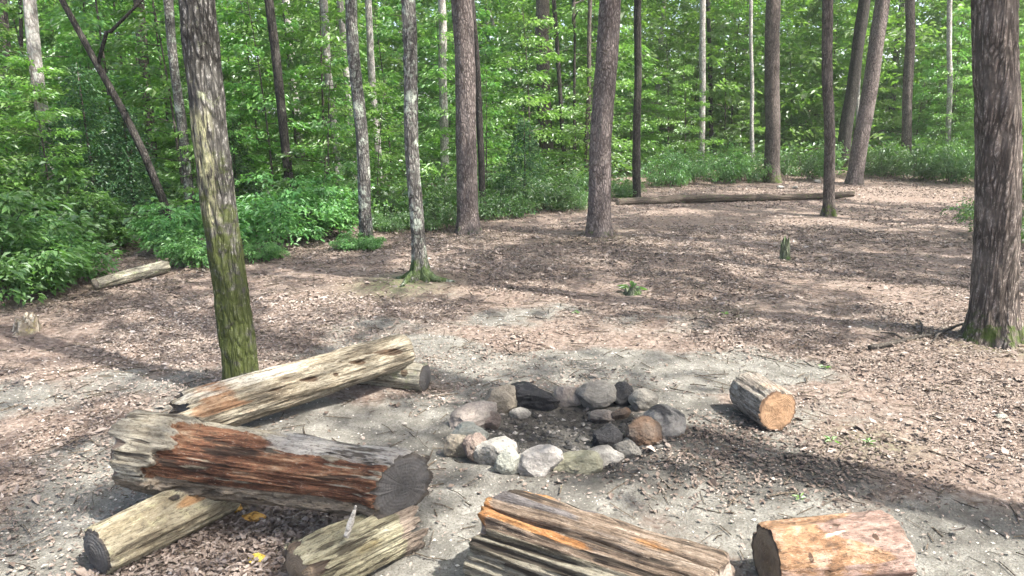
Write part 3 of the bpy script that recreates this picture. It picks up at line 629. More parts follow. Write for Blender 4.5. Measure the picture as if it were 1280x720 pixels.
stick("fallen_stick", "short dark stick lying on soil in front of the sawn log", [(982, 572), (1000, 570), (1022, 574)], .010, B_dry)
stick("fallen_stick", "thin dark twig pointing away on the ground right of the short dark stick", [(1048, 575), (1056, 590)], .006, B_dry)
stick("fallen_stick", "long thin dark stick on leaf litter above the peeled log", [(1155, 608), (1190, 625), (1222, 640)], .006, B_dry)
stick("fallen_stick", "slender brown twig in the leaf litter at the right edge", [(1160, 565), (1200, 578), (1236, 592)], .005, B_twig)
stick("fallen_stick", "thin pale twig across the leaf litter left of the mossy trunk", [(60, 470), (100, 462), (150, 458)], .006, B_twig)
W_splint = wood_mat("splinter_wood", [(.3, (.30, .28, .24)), (.7, (.60, .58, .53))])
W_ochre = wood_mat("ochre_wood", [(.3, (.24, .10, .02)), (.5, (.50, .27, .06)), (.7, (.66, .44, .16))], freq=30, sx=.4)
W_yel = wood_mat("yellow_chip", [(.3, (.45, .30, .03)), (.7, (.72, .55, .12))], freq=30, sx=.5)
def chip(name, label, px, py, size, rot, mat, cat, seed, z=0):
    p = gnd(px, py); o = obj(name, rock_mesh(seed, size, 8, 3), mat); o.location = (p[0], p[1], float(gh(p[0], p[1])) + size[2] * .7 + z); o.rotation_euler = tuple(R(a) for a in rot); tag(o, label, cat); return o
chip("wood_chunk", "ochre rotten wood chunk lying by the knot hole log under the rotted log", 318, 645, (.052, .032, .022), (0, 12, 20), W_ochre, "wood piece", 71)
chip("wood_chunk", "darker orange wood fragment beside the ochre chunk under the rotted log", 293, 635, (.045, .028, .018), (0, -10, -15), W_ochre, "wood piece", 72)
chip("wood_chunk", "small yellow wood chip on the leaf litter in the lower left", 322, 702, (.034, .026, .012), (10, 0, 30), W_yel, "wood piece", 73)
chip("stone", "upright bluish grey stone under the left end of the rotted log", 171, 607, (.030, .026, .075), (0, 12, 10), RM['grey'], "stone", 74, -.01)
chip("stone", "light grey stone lying in the leaf litter at the right edge", 1252, 520, (.035, .025, .012), (0, 0, 10), RM['green'], "stone", 75)
chip("stone", "leftmost white pebble at the far end of the clearing", 976, 236, (.10, .07, .05), (0, 0, 0), RM['pale'], "stone", 76)
chip("stone", "middle white pebble at the far end of the clearing", 994, 236, (.09, .07, .045), (0, 0, 40), RM['pale'], "stone", 77)
chip("stone", "white pebble just left of the thin trunk base at the far end", 1022, 229, (.12, .08, .06), (0, 0, 10), RM['pale'], "stone", 78)
a = at_z(432, 672, .20); b = at_z(445, 632, .30)
ac = Acc(); v, q, t_ = tube(np.stack([a, (a + b) / 2, b]), [.010, .012, .004], 5); ac.add(v, q, t_)
tag(obj("wood_splinter", ac.mesh("wood_splinter"), W_splint), "whitish upright splinter on the splintered log below the rotted log", "splinter")

# ------------------------------------------------------------------ TREES
# crowns: limbs carrying flat leaf sprays, built once and shared
def spray(acc, base, az, L, n, width, leafL, droop=.15, rise=.1, tilt=.38):
    d = np.array([math.cos(az), math.sin(az), 0]); p = np.array([-d[1], d[0], 0])
    s = rng.random(n) ** .75; tl = rng.uniform(-1, 1, n) * width * (np.sin(np.pi * np.clip(s, .03, .97) ** .8) ** .7 * .9 + .1)
    pos = base + d * (s * L)[:, None] + p * tl[:, None] + np.array([0, 0, 1]) * (rise * s * L - droop * s * s * L + rng.normal(0, .035 + .02 * L, n) - .12 * np.abs(tl))[:, None]
    dirv = d * rng.uniform(.3, 1, n)[:, None] + p * (np.sign(tl) * rng.uniform(.2, 1.0, n))[:, None] + np.stack([rng.normal(0, .2, n), rng.normal(0, .2, n), rng.normal(-.18, .22, n)], -1)
    nor = nrm(np.stack([rng.normal(0, tilt, n), rng.normal(0, tilt, n), np.ones(n)], -1))
    LL = leafL * rng.uniform(.6, 1.25, n)
    leaves(acc, pos, dirv, nor, LL, LL * rng.uniform(.40, .60, n), rng.uniform(.05, .25, n), np.clip(rng.random() * .35 + rng.random(n) * .7, 0, 1))

def crown_mesh(seed, Rr=2.6, H=6.0, limbs=22, per=4, nl=34, leafL=.17):
    global rng
    keep = rng; rng = np.random.default_rng(seed)
    lf, wd = Acc(), Acc()
    for k in range(limbs):
        z = (k + rng.random()) / limbs; az = k * 2.4 + rng.normal(0, .3); rad = Rr * (.35 + .65 * math.sin(math.pi * (.12 + .80 * z)) ** .8) * rng.uniform(.65, 1.15)
        b = np.array([0, 0, z * H * .9]); e = b + np.array([math.cos(az) * rad, math.sin(az) * rad, rad * rng.uniform(.15, .55)]); m = (b + e) / 2 + np.array([0, 0, rng.uniform(-.1, .2)])
        v, q, t_ = tube(np.stack([b, m, e]), [.05 * (1 - z * .5), .03, .012], 5, False); wd.add(v, q, t_)
        for j in range(per):
            f = rng.uniform(.35, 1.0); base = b + (e - b) * f
            spray(lf, base, az + rng.uniform(-1.5, 1.5), rng.uniform(.6, 1.25), nl, .42, leafL, .25, .2)
    v, q, t_ = tube(np.array([[0, 0, -.1], [0, 0, H * .5], [0, 0, H]]), [.09, .06, .02], 6, False); wd.add(v, q, t_)
    rng = keep
    return lf.mesh("crown"), wd.mesh("limb", True)
CROWNS = [crown_mesh(900 + k, *a) for k, a in enumerate([(2.6, 6.0, 13, 5, 52), (3.2, 6.5, 14, 5, 56), (2.2, 5.5, 12, 5, 50), (2.9, 7.0, 14, 5, 52)])]
CROWNS_THIN = [crown_mesh(940 + k, 2.4, 5.5, 11, 3, 24, .19) for k in range(3)]
for c, w in CROWNS + CROWNS_THIN: c.materials.append(M_canopy); w.materials.append(B_mid)

def trunk_mesh(base, top, r0, H, taper=.55, seg=36, rows=120, disp=.01, flare=.45, lobes=5, seed=1, bow=0.0, fz=.16, dense=5.0):
    """base, top: two points of the axis (world); mesh in base-local coordinates, H tall"""
    d = (top - base); d = d / d[2]
    u = np.concatenate([np.linspace(-.18, dense, rows), np.linspace(dense, H, 14)[1:]])
    th = np.linspace(0, 2 * math.pi, seg, endpoint=False); U, T = np.meshgrid(u, th, indexing='ij')
    side = nrm(np.array([d[1], -d[0], 0]) + np.array([1e-6, 0, 0])); side = np.array([1.0, 0, 0])
    cx = d[0] * U + bow * np.sin(np.clip(U / 3.0, 0, 1.2) * math.pi) + (vnoise(np.stack([U * .8, U * 0, U * 0 + seed], -1), seed) - .5) * .06 * np.clip(U, 0, 1); cy = d[1] * U
    r = r0 * (1 - taper * np.clip(U, 0, H) / H)
    z_ = np.clip(U, 0, 99); r = r * (1 + flare * np.exp(-z_ / fz) * (1 + .55 * np.cos(lobes * T + seed) + .25 * np.cos((lobes + 2) * T + seed * 2)))
    q3 = np.stack([np.cos(T) * r0 * 22, np.sin(T) * r0 * 22, U * 4.5], -1); rg = 1 - np.abs(fbm(q3, seed, 3) * 2 - 1) * 1.6
    r = r + rg * disp * .8 - disp * .5 + (fbm(np.stack([np.cos(T) * 2, np.sin(T) * 2, U * 1.2], -1), seed + 4, 2) - .5) * r0 * .22
    v = np.stack([cx + np.cos(T) * r, cy + np.sin(T) * r, U], -1).reshape(-1, 3)
    n = len(u); i = np.arange(n - 1)[:, None] * seg; j = np.arange(seg)[None, :]; k = (j + 1) % seg
    q = np.stack([i + j, i + k, i + seg + k, i + seg + j], -1).reshape(-1, 4)
    return mesh_np("trunk", v, q, None, True), d

TREES = []   # (x_px at base, ground y px, object) for wording the undergrowth
def tree(label, bpx, tpx, wpx, mat, dist=None, H=15.0, crown_z=7.5, seed=1, crown=True, cs=1.0, wtop=None, group=None, bow=0.0, flare=.45, name="tree", **kw):
    """bpx: base pixel in the photograph (or with dist: column and distance); tpx: where the axis leaves the picture"""
    if dist is None: b = gnd(*bpx)
    else:
        p = at_y(bpx[0], bpx[1], dist); b = np.array([p[0], dist, float(gz(p[0], dist))])
    b[2] = float(gh(b[0], b[1]))
    top = at_y(tpx[0], tpx[1], b[1])
    if dist is not None:      # the seen stretch of axis fixes the lean; carry it down to the ground
        mid = at_y(bpx[0], bpx[1], b[1]); sl = (top[0] - mid[0]) / (top[2] - mid[2]); b[0] = mid[0] - sl * (mid[2] - b[2]); b[2] = float(gh(b[0], b[1]))
        top = np.array([b[0] + sl * 3, b[1], b[2] + 3])
    dep = b[1] * math.cos(PITCH) + (CAM_H - b[2]) * math.sin(PITCH)
    r0 = wpx * dep / FPX / 2 * .81
    near = b[1] < 9
    me, d = trunk_mesh(b, top, r0, H, kw.get('taper', .45), 72 if near else (40 if b[1] < 16 else 20), 240 if near else (110 if b[1] < 16 else 50), kw.get('disp', min(.014, r0 * .12)), flare, 5, seed, bow, kw.get('fz', .16), 5.0 if b[1] < 14 else 9.0)
    root = thing(name, label, "tree", tuple(b), group)
    obj("trunk", me, mat, root)
    if crown:
        cl = CROWNS if b[1] < 7 else CROWNS_THIN
        c, w = cl[seed % len(cl)]
        co = bpy.data.objects.new("crown", c); COL.objects.link(co); co.parent = root; co.location = (d[0] * crown_z, d[1] * crown_z, crown_z)
        s = cs * rng.uniform(.85, 1.15); co.scale = (s, s, s * rng.uniform(.9, 1.15)); co.rotation_euler = (0, 0, rng.uniform(0, 6.28))
        wo = bpy.data.objects.new("limb", w); COL.objects.link(wo); wo.parent = co
    return root
def root_part(parent, mat, pts, r):
    P = np.array(pts); a = Acc(); s = np.linspace(0, len(P) - 1, 14); Q = np.stack([np.interp(s, np.arange(len(P)), P[:, k]) for k in range(3)], -1)
    w = np.array(parent.location) + Q; Q[:, 2] = np.maximum(Q[:, 2], 0) + gh(w[:, 0], w[:, 1]) - parent.location[2]
    v, q, t_ = tube(Q, np.linspace(r, r * .3, len(Q)), 8); a.add(v, q, t_); obj("root", a.mesh("root", True), mat, parent)

tA = tree("leaning oak with moss on its lower trunk and lichen scar behind the long log", (305, 490), (245, 0), 49, B_oak, seed=1, H=13, crown_z=6.0, bow=-.01, flare=.25, disp=.022, taper=.25)
tB = tree("thick brown rough barked tree at the right edge of the clearing", (1241, 424), (1246, 0), 59, B_big, seed=2, H=16, crown_z=7.5, flare=.42, disp=.026, cs=1.1)
tC = tree("slim grey tree with a leafy base between the shrubs and the moss footed tree", (459, 309), (440, 0), 19, B_grey, seed=3, H=13, crown_z=7, flare=.3)
tD = tree("slim grey tree with bright green moss on its spreading foot", (526, 348), (507, 0), 21, B_grey, seed=4, H=13, crown_z=7, flare=.9, fz=.10)
for pts in ([[.05, -.03, .05], [.2, -.10, .02], [.36, -.08, -.02]], [[-.05, -.04, .06], [-.12, -.14, .02], [-.17, -.24, -.02]], [[-.06, .02, .05], [-.16, .04, .01], [-.26, .09, -.02]]): root_part(tD, B_grey, pts, .05)
tE = tree("straight brown tree trunk at the middle left edge of the clearing", (585, 292), (577, 0), 32, B_pine, seed=5, H=16, crown_z=8, flare=.28)
tree("thin dark tree close behind the straight brown trunk", (604, 268), (593, 40), 10, B_dark, seed=6, H=11, crown_z=6, flare=.2, cs=.8)
tF = tree("reddish grey tree with flaky bark and mossy foot in the middle of the clearing edge", (748, 294), (760, 0), 34, B_pine, seed=7, H=16, crown_z=8.5, flare=.32, bow=-.015)
tree("thin black trunked tree by the left end of the far fallen trunk", (796, 252), (796, 0), 12, B_dark, seed=8, H=13, crown_z=7, flare=.2)
tree("dark brown tree in the shade between the two thick brown trunks", (683, 218), (678, 0), 22, B_mid, seed=9, H=16, crown_z=8, flare=.2)
tree("greyish brown tree standing behind the far fallen trunk", (965, 228), (966, 0), 23, B_mid, seed=10, H=17, crown_z=8.5, flare=.3)
tree("slender tree with mossy foot standing in front of the far fallen trunk", (1036, 270), (1035, 0), 16, B_mid, seed=11, H=14, crown_z=7.5, flare=.5, fz=.14)
tree("reddish brown tree leaning right at the back of the clearing", (1068, 230), (1104, 0), 23, B_pine, seed=12, H=17, crown_z=9, flare=.2)
tree("dark tree leaning right just behind the reddish leaning tree", (1053, 200), (1080, 0), 19, B_dark, dist=23, seed=13, H=17, crown_z=9)
tree("dark slim tree between the leaning pair and the thick right edge tree", (1132, 190), (1139, 0), 15, B_mid, dist=23, seed=14, H=17, crown_z=9)
tree("pale sunlit tree behind the shrubs at the far left", (60, 212), (38, 0), 19, B_pale, dist=11, seed=15, H=14, crown_z=7)
tree("brown tree with sunlit bark behind the dark bush on the left", (187, 180), (173, 0), 16, B_mid, dist=14, seed=16, H=14, crown_z=7)
tree("slim dark grey tree just left of the leaning oak", (237, 255), (212, 0), 14, B_grey, dist=10.5, seed=17, H=13, crown_z=7)
tree("dark leaning slim tree right of the leaning oak", (364, 240), (338, 0), 14, B_dark, dist=11.5, seed=18, H=13, crown_z=7)
tree("pale grey tree close behind the dark slim tree right of the oak", (373, 180), (356, 0), 13, B_pale, dist=17, seed=19, H=15, crown_z=8)
tree("pale thin tree between the oak and the slim grey tree, upper left woods", (417, 150), (403, 0), 12, B_pale, dist=15, seed=20, H=15, crown_z=9)
tree("thin whitish tree touching the left side of the slim grey tree", (435, 120), (426, 0), 10, B_pale, dist=15.5, seed=21, H=15, crown_z=9)
tree("pale spotted tree far behind, between the two slim grey trees", (466, 90), (461, 0), 11, B_pale, dist=16, seed=22, H=15, crown_z=9)
tree("bright pale trunk far behind and left of the straight brown trunk", (553, 75), (551, 0), 13, B_pale, dist=17, seed=23, H=16, crown_z=9)
tree("thin pale tree leaning left beyond the straight brown trunk", (627, 60), (606, 0), 6, B_pale, dist=29, seed=24, H=14, crown_z=9)
tree("narrow dark tree right beside the dark brown shaded tree", (706, 212), (691, 0), 7, B_dark, dist=20, seed=25, H=13, crown_z=8)
tree("thin dark sapling trunk halfway between the shaded tree and flaky barked tree", (719, 215), (718, 130), 5, B_dark, dist=20, seed=26, H=6, crown_z=4, cs=.5)
tree("slender dark tree tight against the left of the flaky barked tree", (733, 220), (737, 20), 7, B_mid, dist=19, seed=27, H=12, crown_z=7)
tree("white barked thin tree between the black trunk and the greyish brown tree", (876, 195), (878, 0), 10, B_pale, dist=22.3, seed=28, H=15, crown_z=9)
tree("thin dark tree touching the white barked tree on its right", (889, 140), (886, 0), 7, B_dark, dist=27, seed=29, H=15, crown_z=9)
tree("thin pale tree just left of the greyish brown tree", (940, 150), (938, 20), 6, B_pale, dist=23, seed=30, H=15, crown_z=9)
tree("pale thin tree seen in the gap of the two leaning trees", (1071, 160), (1074, 50), 6, B_pale, dist=24, seed=31, H=15, crown_z=9)
tree("pale slim tree deep in the woods left of the thick right edge tree", (1186, 130), (1188, 0), 8, B_pale, dist=22.5, seed=32, H=15, crown_z=9)
tree("thin grey tree nearest the thick right edge tree, deep in the woods", (1206, 130), (1203, 0), 5, B_grey, dist=30, seed=33, H=15, crown_z=9)
tree("brown tree at the extreme left behind the pale sunlit tree", (12, 140), (6, 20), 13, B_mid, dist=15, seed=34, H=14, crown_z=8)
tree("dark slim tree at the left edge beside the brown tree", (32, 150), (28, 60), 6, B_dark, dist=16, seed=35, H=12, crown_z=7)
# leaning dark sapling trunk with a side branch, upper left
p0 = at_y(180, 192, 10.0); p0g = np.array([p0[0] + .35, 10.0, float(gh(p0[0] + .35, 10.0))]); p1 = at_y(122, 82, 10.0); p2 = at_y(72, -10, 10.0); p3 = at_y(138, 40, 10.0); p4 = at_y(168, 10, 10.0)
root = thing("leaning_tree", "thin dark tree leaning left with a forked side branch, upper left", "tree", tuple(p0g))
ac = Acc(); v, q, t_ = tube(np.stack([p0g, p0, (p0 + p1) / 2 + [.02, 0, 0], p1, p2, p2 + (p2 - p1) * 1.2]) - p0g, [.055, .05, .048, .042, .036, .02], 10); ac.add(v, q, t_); obj("trunk", ac.mesh("trunk", True), B_dark, root)
ac = Acc(); v, q, t_ = tube(np.stack([p1, p3 + [-.05, 0, 0], p3, p4, p4 + (p4 - p3)]) - p0g, [.026, .026, .024, .02, .01], 8); ac.add(v, q, t_); obj("branch", ac.mesh("branch", True), B_dark, root)

# unseen trees added outside the frame so their crowns shade the clearing
OUT = [(4.4, 1.3, "beside"), (9.6, 4.6, "beside"), (8.0, -4.2, "behind"), (3.6, -3.6, "behind"), (11.5, 9.0, "beside"), (-1.5, -5.0, "behind"), (13.5, .5, "beside"), (7.6, 7.4, "beside"), (10.6, 12.6, "beside"), (14.2, 17.0, "beside"), (5.8, -8.5, "behind"), (-5.2, 1.0, "beside")]
for k, (x, y, w) in enumerate(OUT):
    b = np.array([x, y, float(gh(x, y))]); d = np.array([rng.normal(0, .03), rng.normal(0, .03), 1.0])
    me, d = trunk_mesh(b, b + d, .2, 15, .45, 24, 40, .012, .35, 5, 60 + k)
    r_ = thing("tree", "unseen broadleaf tree added %s the camera outside the picture, crown over the clearing" % w, "tree", tuple(b), "unseen trees added for shade")
    obj("trunk", me, B_mid, r_); c, wd = CROWNS_THIN[0] if k == 0 else CROWNS[k % 4]
    co = bpy.data.objects.new("crown", c); COL.objects.link(co); co.parent = r_; cz = rng.uniform(6.5, 8.5); co.location = (d[0] * cz, d[1] * cz, cz); s = rng.uniform(1.0, 1.3); co.scale = (s, s, s); co.rotation_euler = (0, 0, rng.uniform(0, 6.28))
    wo = bpy.data.objects.new("limb", wd); COL.objects.link(wo); wo.parent = co

# ------------------------------------------------------------------ UNDERSTORY
def sapling_mesh(seed, h=4.0, nb=22, leafL=.10, n=75, low=.06, reach=.38):
    n = int(n * 1.5); leafL *= 1.1
    global rng
    keep = rng; rng = np.random.default_rng(seed); lf, wd = Acc(), Acc()
    lean = rng.normal(0, .06, 2); st = np.array([[lean[0] * z * z / h, lean[1] * z * z / h, z] for z in np.linspace(-.1, h, 7)])
    v, q, t_ = tube(st, np.linspace(.022 * h / 3, .004, 7), 6); wd.add(v, q, t_)
    for k in range(nb):
        z = h * (low + (1 - low) * ((k + rng.random() * .8) / nb)); az = k * 2.4 + rng.normal(0, .4); f = z / h
        L = h * reach * (1.05 - .75 * f ** 1.4) * rng.uniform(.6, 1.15); b = np.array([lean[0] * z * z / h, lean[1] * z * z / h, z]); d = np.array([math.cos(az), math.sin(az), 0])
        e = b + d * L + np.array([0, 0, L * rng.uniform(-.05, .2)])
        v, q, t_ = tube(np.stack([b, (b + e) / 2 + [0, 0, .04 * L], e]), [.008, .005, .002], 4, False); wd.add(v, q, t_)
        spray(lf, b + d * L * .12, az, L, int(n * (.5 + L)), .30 * L + .12, leafL, .12, .08)
    rng = keep
    return lf.mesh("foliage"), wd.mesh("stem", True)
def shrub_mesh(seed, h=.9, nst=16, leafL=.12, n=40, rad=.8):
    leafL *= .78; n = int(n * 1.7)
    """low shrub: arching stems with whorled leaf layers"""
    global rng
    keep = rng; rng = np.random.default_rng(seed); lf, wd = Acc(), Acc()
    for k in range(nst):
        az = rng.uniform(0, 6.28); rr_ = rad * math.sqrt(rng.random()); hh = h * (1.05 - .5 * (rr_ / rad) ** 2) * rng.uniform(.6, 1.1)
        b = np.array([math.cos(az) * rr_ * .3, math.sin(az) * rr_ * .3, -.03]); e = np.array([math.cos(az) * rr_, math.sin(az) * rr_, hh]); m = (b + e) / 2 + np.array([-.1 * math.cos(az), -.1 * math.sin(az), .12 * hh])
        v, q, t_ = tube(np.stack([b, m, e]), [.008, .006, .003], 4, False); wd.add(v, q, t_)
        for j in range(3):
            f = (.45, .75, 1.0)[j]; base = b + (e - b) * f
            for a2 in range(3): spray(lf, base, az + rng.uniform(-2.2, 2.2), rng.uniform(.22, .42), n // 3, .13, leafL, .35, .15, .32)
    rng = keep
    return lf.mesh("foliage"), wd.mesh("stem", True)
def hemlock_mesh(seed, h=3.0):
    global rng
    keep = rng; rng = np.random.default_rng(seed); lf, wd = Acc(), Acc()
    v, q, t_ = tube(np.array([[0, 0, -.1], [.02, 0, h * .5], [0, .02, h]]), [.035, .025, .005], 6); wd.add(v, q, t_)
    for k in range(60):
        z = h * (.04 + .94 * (k + rng.random()) / 60); az = k * 2.4; L = (1 - z / h) * h * .42 * rng.uniform(.7, 1.15) + .12
        spray(lf, np.array([0, 0, z]), az, L, int(40 + 130 * L), .26 * L + .05, .06, .30, .05, .5)
    rng = keep
    return lf.mesh("foliage"), wd.mesh("stem", True)
SAP = [sapling_mesh(300 + k, *a) for k, a in enumerate([(4.2, 24), (3.4, 20), (5.2, 28, .10, 80), (2.6, 16), (4.6, 22, .12, 60)])]
SAPY = [(m.copy(), w) for m, w in SAP[:3]]
SHR = [shrub_mesh(500 + k, *a) for k, a in enumerate([(.95, 18, .12, 42, .85), (.7, 14, .11, 42, .7), (1.2, 20, .13, 42, .9)])]
LOW = [shrub_mesh(520 + k, *a) for k, a in enumerate([(.8, 26, .10, 36, 1.3), (.55, 22, .09, 36, 1.1)])]
HEM = [hemlock_mesh(600), hemlock_mesh(601, 2.2)]
for m, w in SAP: m.materials.append(M_leaf); w.materials.append(B_mid)
for m, w in SAPY: m.materials.append(M_leaf_yel)
for m, w in SHR: m.materials.append(M_leaf_blue); w.materials.append(B_mid)
M_brush = leaf_mat("brush_leaf", [(0, (.030, .085, .020)), (.5, (.055, .140, .030)), (1, (.11, .21, .05))], trans=.4)
for m, w in LOW: m.materials.append(M_brush); w.materials.append(B_mid)
for m, w in HEM: m.materials.append(M_leaf_dark); w.materials.append(B_mid)
def plant(name, label, cat, mw, x, y, s=1.0, sz=None, group=None, rz=None):
    r_ = thing(name, label, cat, (x, y, float(gh(x, y))), group)
    f = bpy.data.objects.new("foliage", mw[0]); w = bpy.data.objects.new("stem", mw[1])
    rz = rng.uniform(0, 6.28) if rz is None else rz
    for o in (f, w): COL.objects.link(o); o.parent = r_
    r_.scale = (s, s, sz or s); r_.rotation_euler = (0, 0, rz)
    return r_
# shrubs on the left edge and along the back (pixel of the foot, mesh, scale, label)
SH = [(-20, 376, SHR[2], .85, "leafy shrub cut by the left edge of the picture"), (30, 366, SHR[0], .70, "leafy light green shrub above the low pale stump"), (84, 352, SHR[1], .72, "leafy shrub overhanging the slim pale log at the left"),
      (0, 312, SHR[2], 1.15, "tall leafy shrub behind the front shrubs at the far left"), (84, 314, SHR[0], .9, "rounded green shrub behind the slim pale log"), (236, 314, SHR[2], .62, "broad leaved shrub just right of the slim pale log end"),
      (252, 330, SHR[1], .6, "small shrub touching the left side of the leaning oak"), (350, 304, SHR[0], .88, "spreading shrub right of the leaning oak"), (402, 294, SHR[2], .72, "shrub between the oak and the slim grey tree"), (328, 325, SHR[1], .35, "low leafy plant at the right foot of the leaning oak"),
      (458, 312, SHR[1], .30, "low leafy plant around the foot of the slim grey tree"), (432, 312, SHR[1], .28, "small leafy plant just left of the slim grey tree foot")]
for px, py, mw, s, lab in SH:
    p = gnd(px, py); plant("shrub", lab, "shrub", mw, p[0], p[1], s)
for px, py, mw, s, lab in [(125, 298, HEM[0], .80, "dark green feathery evergreen bush behind the left shrubs"), (88, 296, HEM[1], .75, "low dark evergreen bush beside the pale sunlit tree"), (170, 290, HEM[1], .85, "dark evergreen bush left of the slim dark grey tree"), (655, 262, HEM[1], .75, "dark evergreen bush in the shade under the dark brown tree"), (300, 285, HEM[1], .7, "dark evergreen bush directly behind the leaning oak")]:
    p = gnd(px, py); plant("evergreen_bush", lab, "bush", mw, p[0], p[1], s)
LW = [(522, 274, .9, "low green clump behind the moss footed tree"), (600, 258, .95, "low green clump farther behind the straight brown trunk"), (648, 250, 1.0, "low green clump in the deep shade left of the dark brown tree"), (703, 250, .9, "low green clump in the deep shade right of the dark brown tree"), (476, 276, .8, "low green clump behind the slim grey tree"), (490, 288, .55, "low green plant clump between the two slim grey trees"), (548, 286, .5, "low green clump left of the straight brown trunk"), (625, 272, .7, "low green clump right of the straight brown trunk"), (668, 262, .75, "low green clump in shade below the dark brown tree"), (712, 262, .6, "low green clump left of the flaky barked tree foot"),
      (770, 248, .6, "low green clump at the left tip of the far fallen trunk"), (835, 232, .9, "low brush behind the far fallen trunk, left part"), (880, 228, 1.0, "low brush below the white barked tree"), (925, 226, 1.0, "low brush left of the greyish brown tree"), (1005, 222, 1.0, "low brush right of the greyish brown tree"),
      (1100, 220, 1.1, "low brush right of the reddish leaning tree"), (1145, 222, 1.2, "low brush below the dark slim tree"), (1190, 226, 1.2, "low brush left of the thick right edge tree"), (1276, 300, .8, "green bush at the right edge behind the thick tree"), (1290, 250, 1.2, "taller green bush at the right edge farther behind the thick tree")]
for k, (px, py, s, lab) in enumerate(LW):
    s *= .8; p = gnd(px, py); plant("low_bush", lab, "bush", LOW[k % 2], p[0], p[1], s, s * (1.7 if py < 240 else 1.3))
# seedlings on the clearing floor
def seedling_mesh(seed, n=9, L=.07):
    global rng
    keep = rng; rng = np.random.default_rng(seed); lf = Acc(); az = rng.uniform(0, 6.28, n)
    d = np.stack([np.cos(az), np.sin(az), rng.uniform(.1, .8, n)], -1); leaves(lf, d * .015 + [0, 0, .02], d, nrm(np.stack([-np.cos(az) * .5, -np.sin(az) * .5, np.ones(n)], -1)), L * rng.uniform(.6, 1.2, n), L * .4, .3)
    rng = keep; return lf.mesh("seedling")
SD = [(791, 366, 1.7, "leafy green sprout growing on the tiny mossy stump"), (905, 394, .5, "pale green seedling below and right of the tiny mossy stump"), (720, 393, .5, "small seedling below and left of the tiny mossy stump"), (1031, 461, .5, "bright green seedling in the litter left of the dead branch"), (1040, 553, .5, "grass green sprout just right of the sawn log"), (1085, 555, .5, "green sprout farther right of the sawn log"), (848, 541, .5, "thin green sprout by the blackened round stone of the ring"), (1000, 624, .4, "yellowish sprout above the peeled log"), (1207, 272, 1.5, "green seedling left of the thick right edge tree")]
for k, (px, py, s, lab) in enumerate(SD):
    p = gnd(px, py); o = obj("seedling", seedling_mesh(700 + k), M_leaf_yel if k in (1, 7) else M_leaf); o.location = (p[0], p[1], float(gh(p[0], p[1]))); o.scale = (s,) * 3; tag(o, lab, "seedling")

# saplings between the trunks: (column, distance, kind, scale)
def edge_d(px): return float(np.interp(px, [-60, 0, 250, 450, 600, 750, 900, 1100, 1200, 1340], [7.6, 8.0, 9.2, 11.0, 12.6, 16.0, 21.0, 21.5, 19.0, 14.0]))
N_L = [(-60, "far left edge"), (60, "pale sunlit tree"), (187, "brown sunlit tree"), (285, "leaning oak"), (364, "dark leaning slim tree"), (448, "slim grey tree"), (518, "moss footed tree"), (582, "straight brown trunk"), (682, "dark brown shaded tree"), (753, "flaky barked tree"), (796, "black thin trunk"), (877, "white barked tree"), (965, "greyish brown tree"), (1040, "slender mossy footed tree"), (1085, "reddish leaning tree"), (1136, "dark slim right tree"), (1248, "thick right edge tree")]
used = {}
def where(px):
    c = min(N_L, key=lambda t_: abs(t_[0] - px)); return ("left of the " if px < c[0] else "right of the ") + c[1]
rows = [(.9, 52, (.42, .66)), (2.6, 56, (.6, .95)), (5.2, 58, (.75, 1.1)), (8.5, 62, (.95, 1.4)), (13, 62, (1.25, 1.8))]
depthw = ["front row", "second row", "some way back", "deep in woods", "deepest"]
for ri, (dd_, step, sr) in enumerate(rows):
    for k, px in enumerate(np.arange(-60 + 17 * ri, 1345, step)):
        px = float(px) + rng.uniform(-14, 14); y = edge_d(px) + dd_ + rng.uniform(-.4, .8)
        near_t = min(abs(px - t_[0]) for t_ in N_L)
        if ri < 2 and near_t < 20 and 400 < px < 1240: continue
        if ri == 0 and px > 780: continue
        if ri < 2 and (75 < px < 205 or 620 < px < 720): continue
        p = at_y(px, 200, y); yel = (px > 760 and rng.random() < .6) or rng.random() < .3
        mi = int(rng.integers(0, 3 if yel else 5)); mw = (SAPY if yel else SAP)[mi]; s = rng.uniform(*sr)
        tone = "yellow green" if yel else "mid green"; kind = ["slender", "bushy", "tall", "short", "broad leaved"][mi]
        lab = f"{tone} {kind} sapling {where(px)}, {depthw[ri]}"
        plant("sapling", lab, "sapling", mw, p[0], y, s, group="leafy saplings of the understory" )

# green ground cover of the woods
acc = Acc(); n = 110000
y = rng.uniform(7, 42, n); px = rng.uniform(-80, 1360, n); ed = np.interp(px, [-60, 0, 250, 450, 600, 750, 900, 1100, 1200, 1340], [7.4, 7.8, 9.2, 10.8, 12.6, 15.8, 20.5, 21.0, 19.0, 13.0])
x = (px - 640) / FPX * y * 1.02; cl = fbm(np.stack([x * .6, y * .6, x * 0], -1), 77, 3)
k = (y > ed + rng.exponential(.5, n)) & (rng.random(n) < sstep(.28, .48, cl)); x, y = x[k], y[k]; n = len(x); a = rng.uniform(0, 6.28, n)
L = rng.uniform(.06, .12, n) * (1 + y * .02)
leaves(acc, np.stack([x, y, gh(x, y) + rng.random(n) ** 1.5 * (.42 + .015 * y)], -1), np.stack([np.cos(a), np.sin(a), rng.normal(-.1, .25, n)], -1), nrm(np.stack([rng.normal(0, .4, n), rng.normal(0, .4, n), np.ones(n)], -1)), L, L * .6, .15)
o = obj("ground_cover", acc.mesh("ground_cover"), M_brush); o["kind"] = "stuff"

